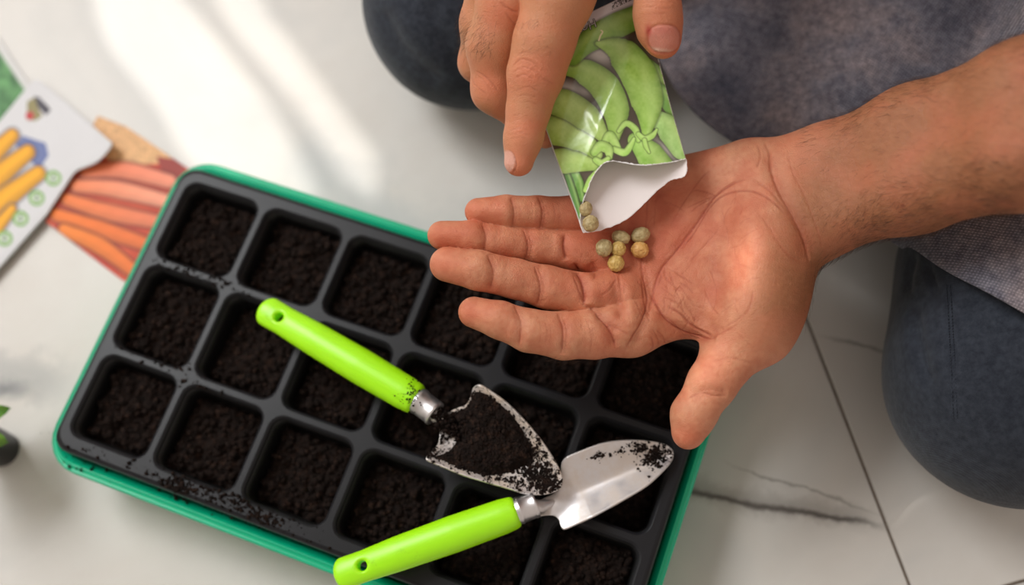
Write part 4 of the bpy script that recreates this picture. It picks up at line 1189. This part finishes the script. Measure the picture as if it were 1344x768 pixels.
lo = np.minimum.reduce([SHL, SHR, ELL, ELR, W(0, .3, .15)])-.15; hi = np.maximum.reduce([SHL, SHR, ELL, ELR, W(0, .5, .7)])+.13
V, Fq = nets(sdS, lo, hi, 0.006)
from_np('shirt_body', V, Fq, M_shirt, shirt)
# ------------------------------------------------------------------ pea packet
pk = empty('seed_packet', P(800, 60, .165)); tag(pk, 'torn seed packet printed with green pea pods held between finger and thumb', 'seed packet')
def zp(x, y):      # plane of the packet: low at the torn mouth, high at the top
    t = (310-y)/330
    return .1415+.027*t
LE = [(690, 57), (700, 105), (715, 165), (729, 205), (744, 246), (756, 278), (763, 300)]
RE = [(845, -18), (856, 45), (866, 85), (882, 145), (900, 208)]
def halfw(x, y):
    xl = np.interp(y, [p_[1] for p_ in LE], [p_[0] for p_ in LE]); xr = np.interp(y, [p_[1] for p_ in RE], [p_[0] for p_ in RE])
    return np.clip((x-xl)/np.maximum(xr-xl, 1), 0, 1)
def zfront(x, y):
    u = halfw(x, y); b = np.sin(np.pi*u)**0.8
    wr_ = .0006*np.sin((x*0.9+y*0.45)*0.09)+.00035*np.exp(-((x-(832-(y-60)*0.42))/5.0)**2)*sm(60, 80, y)+.0004*np.exp(-((x-(760+(y-120)*0.5))/7.0)**2)*sm(130, 160, y)*sm(210, 190, y)
    return zp(x, y)+.0052*b*sm(-30, 60, y)+wr_*b
def zback(x, y):
    u = halfw(x, y); return zp(x, y)-.0008-.0052*np.sin(np.pi*u)**0.8*sm(-30, 60, y)
TORN = [(901, 209), (893, 211), (882, 213.5), (864, 216), (848, 217.5), (833, 216.5), (818, 214), (806, 212), (797, 213), (790, 217), (782, 227), (776, 238), (771.5, 250), (767, 262), (763.5, 275), (762, 288), (762.5, 298), (765, 305)]
def jag(poly, amp, seed):
    r = random.Random(seed); out = []
    for q_ in spline(poly, 5): out.append((q_[0]+r.uniform(-amp, amp), q_[1]+r.uniform(-amp, amp)))
    return out
front_poly = LE+jag(TORN, .45, 1)[::-1]+RE[::-1]
back_poly = LE+[(765, 305)]+jag([(766, 306), (782, 304), (796, 300), (810, 295), (829, 283), (849, 264), (860, 253), (872, 243), (880, 237), (888, 235), (897, 232.5), (901, 228), (902.5, 221), (901, 209)], .5, 2)+RE[::-1]
def colfront(x, y):
    g = lambda *c: np.array(lin(*c))
    c = np.tile(lin(62, 50, 40), (len(x), 1)).astype(float)
    c = mixv(c, vnoise(x, y, .05, 4)*.35, lin(110, 100, 88))
    # grey table surface behind the pods
    for cx, cy, rx, ry, k in ((742, 114, 18, 8, .8), (788, 72, 18, 10, .9), (872, 198, 22, 12, .8), (768, 120, 10, 6, .4)): c = mixv(c, np.clip(blob(x, y, cx, cy, rx, ry, .3)*k*1.2, 0, 1), lin(176, 172, 166))
    top = ((x-763)*.437+(y-20)*.9)                      # distance below the top edge
    c = mixv(c, sm(26, 20, top), lin(206, 200, 202))
    c = mixv(c, sm(2.4, 1.6, top), lin(116, 62, 36))
    c = mixv(c, ((top < 11)*(top > 3)*(x > 803)*(vnoise(x, y, .8, 6) > .45))*.85, lin(40, 26, 24))
    def pod(ca, cb, hi_=(196, 222, 140), k=.5):
        def fn(u, v):
            n = vnoise(x, y, .12, 8)*.5+vnoise(x, y, .35, 5)*.3
            sh = np.clip(1.06-.42*np.abs(v-0.1)**3, 0, 1.2)
            base = np.array(lin(*ca))[None]*(1-n[:, None])+np.array(lin(*cb))[None]*n[:, None]
            base = base*sh[:, None]
            h = np.exp(-((v+.3)/.4)**2)*k*.6
            return base*(1-h[:, None])+np.array(lin(*hi_))[None]*h[:, None]
        return fn
    A, Bc = (138, 172, 72), (176, 204, 116)
    rowpods = [
      ([(744, 226), (752, 250), (762, 285)], (4, 5, 3), (60, 110, 40), (90, 140, 60)),
      ([(752, 222), (760, 240), (764, 262)], (5, 6, 3), (80, 130, 50), (120, 165, 80)),
      ([(708, 216), (740, 211), (778, 214)], (14, 17, 10), A, Bc),
      ([(700, 168), (735, 172), (764, 184), (784, 203)], (16, 20, 17, 7), A, Bc),
      ([(702, 132), (740, 136), (772, 156), (795, 183)], (14, 19, 18, 7), A, Bc),
      ([(735, 92), (762, 92), (792, 112), (808, 145), (807, 180)], (6, 17, 20, 18, 7), (126, 170, 62), (164, 198, 100)),
      ([(752, 76), (770, 56), (800, 38), (845, 18)], (10, 16, 17, 15), (108, 154, 50), (146, 184, 82)),
      ([(850, 86), (862, 98), (872, 112)], (9, 11, 10), (100, 140, 56), (124, 164, 72)),
      ([(856, 112), (874, 128), (886, 148)], (8, 12, 10), (96, 146, 66), (124, 170, 84)),
      ([(858, 152), (878, 168), (897, 192)], (9, 18, 18), (140, 186, 96), (186, 220, 142)),
      ([(834, 184), (850, 200), (868, 222)], (10, 18, 18), (128, 176, 70), (170, 206, 112)),
      ([(784, 57), (812, 66), (838, 98), (850, 138), (849, 172)], (3, 21, 24, 21, 7), (122, 168, 56), (168, 202, 104)),
    ]
    for pts, w, ca, cb in rowpods:
        d, par, *_ = seg_dist(x, y, spline(pts, 6)); ww = np.interp(par, np.linspace(0, 1, len(w)), w)
        c = mixv(c, sm(ww+4, ww, d)*.6, lin(54, 58, 28))
        c = stroke(c, x, y, pts, w, pod(ca, cb), .7)
    # calyx curls
    for pts, w in (([(792, 190), (800, 178), (806, 186), (812, 196)], (4, 6, 6, 4)), ([(812, 172), (822, 162), (834, 170), (838, 184)], (2.5, 4, 4.5, 3)), ([(838, 176), (846, 182), (856, 178), (862, 170)], (3, 4, 4, 1.5)), ([(806, 196), (820, 200), (828, 190), (832, 182)], (4, 5, 4, 2)),
                   ([(780, 200), (788, 192), (798, 196), (800, 206)], (5, 7, 7, 4)), ([(782, 210), (790, 214), (798, 208)], (4, 5, 3)), ([(788, 224), (776, 236), (768, 250)], (5, 5, 3)), ([(846, 184), (848, 192), (852, 200)], (3, 3, 1.5))):
        d, par, *_ = seg_dist(x, y, spline(pts, 6)); ww = np.interp(par, np.linspace(0, 1, len(w)), w)
        c = mixv(c, sm(ww+2, ww, d)*.6, lin(60, 84, 36))
        c = stroke(c, x, y, pts, w, pod((146, 190, 84), (188, 220, 128)), .6)
    c = stroke(c, x, y, [(786, 53), (788, 47), (791, 42), (789, 40)], (1, 1, 1, .8), lambda u, v: np.tile(lin(226, 214, 170), (len(u), 1)), .5)
    # white paper showing at the tear
    d, *_ = seg_dist(x, y, TORN); c = mixv(c, sm(2.2, 1.0, d+1.2*(vnoise(x, y, .5, 3)-.3)), lin(232, 226, 226))
    dl, *_ = seg_dist(x, y, LE); c = mixv(c, sm(1.6, .6, dl)*.7, lin(200, 204, 196))
    dr, *_ = seg_dist(x, y, RE); c = mixv(c, sm(1.4, .5, dr)*.6*(vnoise(x, y, .3, 2) > .4), lin(216, 216, 210))
    c = np.clip(c*1.22, 0, .9)
    return c
Mp = painted('glossy_packet_print', 0.22, 0.6)
px_sheet('printed_front', front_poly, zfront, .8, Mp, pk, colfront, .00022)
Mi = plastic('packet_paper', lin(240, 230, 228), 0.6, 0.03)
px_sheet('paper_back', back_poly, zback, 1.0, Mi, pk, None, .00022)
# lettering, upside down like the packet
fc = bpy.data.curves.new('lettering', 'FONT'); fc.body = 'Нежн'; fc.size = 0.0060; fc.extrude = 0.00002; fc.shear = 0.2
fo = bpy.data.objects.new('tmp_text', fc); C.objects.link(fo); bpy.context.view_layer.update()
me = bpy.data.meshes.new_from_object(fo.evaluated_get(bpy.context.evaluated_depsgraph_get())); bpy.data.objects.remove(fo)
org = P(781, 24, float(zfront(np.array([781.]), np.array([24.]))[0])); ux = P(760, 34.5, float(zfront(np.array([760.]), np.array([34.5]))[0]))-org; ux /= np.linalg.norm(ux)
upv = P(786, 36, float(zfront(np.array([786.]), np.array([36.]))[0]))-org; upv -= ux*(upv @ ux); upv /= np.linalg.norm(upv); nn = np.cross(ux, upv)
if nn[2] < 0: nn = -nn
vv = vcoords(me)
for offs, dz, col_, nm in ((((-.00022, -.0002), (.00022, .0002), (.00022, -.0002), (-.00022, .0002)), .00010, (40, 44, 30), 'lettering_outline'), (((0, 0),), .00020, (242, 238, 232), 'lettering')):
    fs_ = [[v_ for v_ in p_.vertices] for p_ in me.polygons]; VV_ = []; FF_ = []
    for k_, (ox, oy) in enumerate(offs):
        w = org+np.outer(vv[:, 0]+ox, ux)+np.outer(vv[:, 1]+oy, upv); a_, b_, _ = proj(w)
        VV_ += [tuple(q_) for q_ in P(a_, b_, zfront(a_, b_)+dz+k_*1e-6)]; FF_ += [[i_+k_*len(vv) for i_ in f_] for f_ in fs_]
    m3 = bpy.data.meshes.new(nm); m3.from_pydata(VV_, [], FF_); m3.update()
    link(nm, m3, plastic(nm+'_ink', lin(*col_), .4), pk, False)['label'] = 'white lettering' if nm == 'lettering' else 'dark edge of the lettering'

# ------------------------------------------------------------------ pea seeds
def seed_mat(name, c1, c2, c3):
    m, nt, b = new_mat(name); co = N(nt, 'ShaderNodeTexCoord').outputs['Object']
    f = noise_t(nt, 260, 5, 0.65, co)
    nt.links.new(ramp(nt, f, [(0.32, c1), (0.5, c2), (0.7, c3)]), b.inputs['Base Color'])
    b.inputs['Roughness'].default_value = 0.5; b.inputs['Specular IOR Level'].default_value = 0.4
    bump(nt, b, noise_t(nt, 300, 3, 0.5, co), 0.5, 0.0006)
    return m
MS = [seed_mat('pea_olive', lin(140, 120, 78), lin(176, 156, 110), lin(200, 182, 138)),
      seed_mat('pea_yellow', lin(156, 122, 58), lin(198, 164, 92), lin(218, 190, 126)),
      seed_mat('pea_orange', lin(160, 104, 50), lin(206, 156, 88), lin(226, 188, 124))]
seeds = [  # px, py, rx, ry, angle, material, label
 (793, 325.5, 10.6, 11.2, .3, 0, 'grey-green dried pea at the left of the heap in the palm'),
 (815, 311.5, 11.8, 8.8, .35, 0, 'oval olive dried pea at the top of the heap in the palm'),
 (811.5, 327, 9.6, 9.8, 0, 1, 'small yellow dried pea in the middle of the heap in the palm'),
 (808.5, 345.5, 10.6, 11.2, .2, 1, 'yellow-tan dried pea at the bottom of the heap in the palm'),
 (840.5, 308.5, 12.4, 9.8, -.4, 0, 'pale olive dried pea, upper of the pair beside the heap'),
 (840, 328, 11.4, 10.4, .1, 2, 'orange-tan dried pea, lower of the pair beside the heap'),
 (768.5, 274, 8.5, 10, 0, 0, 'dull olive dried pea deeper in the torn packet mouth'),
 (775, 293.5, 10.2, 10.8, .2, 0, 'grey-tan dried pea at the lip of the torn packet'),
]
for i, (sx, sy, rx, ry, ang, mi, lab) in enumerate(seeds):
    if i < 6: s0 = hit(sdL, sx, sy)
    else: s0 = P(sx, sy, float(zback(np.array([float(sx)]), np.array([float(sy)]))[0]))
    dep = depth(s0); r1, r2 = rx*1.06*dep/F, ry*1.06*dep/F; r3 = min(r1, r2)*.88
    c = P(sx, sy, s0[2]+r3*.92)
    bv, bf = ICO3[0].copy(), ICO3[1]
    sub = bmesh.new(); bmesh.ops.create_icosphere(sub, subdivisions=5, radius=1); v = np.array([q_.co[:] for q_ in sub.verts]); f = np.array([[q_.index for q_ in g_.verts] for g_ in sub.faces]); sub.free()
    dd = np.array([noise.fractal((a*1.6+i*9, b*1.6, c_*1.6), .8, 2.2, 4) for a, b, c_ in v])
    rid = np.array([1-abs(noise.noise((a*2.1+i*5, b*2.1, c_*2.1+3)))*3 for a, b, c_ in v])
    v = v*(1+.045*dd-.06*np.clip(rid, 0, 1)[..., None].ravel())[:, None]*np.array([r1, r2, r3])
    ca, sa = math.cos(-ang), math.sin(-ang); v = np.stack([v[:, 0]*ca-v[:, 1]*sa, v[:, 0]*sa+v[:, 1]*ca, v[:, 2]], 1)
    o = from_np('pea_seed', v, f, MS[mi]); o.location = tuple(c)
    tag(o, lab, 'seed', 'dried pea seeds')

# ------------------------------------------------------------------ light
w = bpy.data.worlds.new('sky'); bpy.context.scene.world = w; w.use_nodes = True
bg = w.node_tree.nodes['Background']; bg.inputs[0].default_value = (1.0, 0.86, 0.76, 1); bg.inputs[1].default_value = 0.48
def sunlight():
    S = np.array([-0.70, 0.32, 0.85]); S /= np.linalg.norm(S)          # towards the sun
    l = bpy.data.lights.new('sun', 'SUN'); l.energy = 2.0; l.angle = math.radians(0.45); l.color = (1.0, 0.95, 0.88)
    o = bpy.data.objects.new('sun', l); C.objects.link(o); o.rotation_euler = Vector(S.tolist()).to_track_quat('Z', 'Y').to_euler()
    XW = -1.15
    def onmask(pp, z): 
        w = P(pp[0], pp[1], z); t = (XW-w[0])/S[0]; q_ = w+S*t; return (float(q_[1]), float(q_[2]))
    def onhand(pp):
        w = hit(sdL, *pp)
        if not .09 < w[2] < .16: w = P(pp[0], pp[1], .125)
        t = (XW-w[0])/S[0]; q_ = w+S*t; return (float(q_[1]), float(q_[2]))
    holes = [[onmask(q_, 0) for q_ in ([(110, -80)]+spline([(126, 20), (148, 70), (198, 130), (240, 200), (262, 236)], 4)+[(430, 300), (420, 240), (355, 130), (300, 60), (240, -10), (200, -90)])],
             [onmask(q_, 0) for q_ in [(262, -40), (300, 30), (400, 150), (450, 235), (500, 270), (505, 210), (430, 110), (360, 20), (320, -60)]],
             [onhand(q_) for q_ in [(956, 332), (1004, 303), (1022, 325), (1016, 375), (1000, 420), (968, 468), (936, 508), (912, 530), (893, 522), (915, 480), (940, 458), (968, 436), (976, 405), (966, 372)]]]
    hs = np.array([q_ for h in holes for q_ in h]); g = .003
    y0, z0 = hs.min(0)-.02; y1, z1 = hs.max(0)+.02
    ny, nz = int((y1-y0)/g)+1, int((z1-z0)/g)+1; y1, z1 = y0+ny*g, z0+nz*g
    Y, Zz = np.meshgrid(y0+np.arange(ny+1)*g, z0+np.arange(nz+1)*g, indexing='ij')
    ids = np.arange(Y.size).reshape(Y.shape); cy, cz = Y[:-1, :-1]+g/2, Zz[:-1, :-1]+g/2
    keep = ~np.logical_or.reduce([in_poly(cy, cz, h) for h in holes])
    fq = np.stack([ids[:-1, :-1], ids[1:, :-1], ids[1:, 1:], ids[:-1, 1:]], -1)[keep]
    V = np.stack([np.full(Y.size, XW), Y.ravel(), Zz.ravel()], 1)
    ys, zs_ = (-3.6, y0, y1, 2.9), (-.002, z0, z1, 3.4); ex, ef = [], []
    for i in range(3):
        for j in range(3):
            if i == 1 and j == 1: continue
            k = len(V)+len(ex); ex += [(XW, ys[i], zs_[j]), (XW, ys[i+1], zs_[j]), (XW, ys[i+1], zs_[j+1]), (XW, ys[i], zs_[j+1])]; ef.append((k, k+1, k+2, k+3))
    o = from_np('sun_mask', np.concatenate([V, ex]), np.concatenate([fq, ef]), plastic('sun_mask_pale', lin(225, 222, 216), .9, .05), None, False); o['kind'] = 'structure'  # added unseen panel; its holes shape the sun patches on floor and palm
    sd_ = o.modifiers.new('thickness', 'SOLIDIFY'); sd_.thickness = .004
def area(name, loc, target, size, power, colr, sy=None):
    l = bpy.data.lights.new(name, 'AREA'); l.energy = power; l.size = size; l.color = colr
    if sy: l.shape = 'RECTANGLE'; l.size_y = sy
    o = bpy.data.objects.new(name, l); C.objects.link(o); o.location = loc
    o.rotation_euler = (Vector(target)-Vector(loc)).to_track_quat('-Z', 'Y').to_euler(); return o
area('window_light', (-1.08, 0.8, 1.5), (0.05, 0, .05), 0.8, 38, (0.97, 0.99, 1.0), 1.2)
sunlight()
sc = bpy.context.scene
vs_ = sc.view_settings; vs_.view_transform = 'Standard'; vs_.look = 'None'; vs_.gamma = 1; vs_.use_curve_mapping = False; vs_.exposure = 0.2
sc.cycles.use_denoising = True
cd.dof.use_dof = True; cd.dof.focus_distance = float(depth(P(800, 300, .138))); cd.dof.aperture_fstop = (cd.lens/1000)/0.012
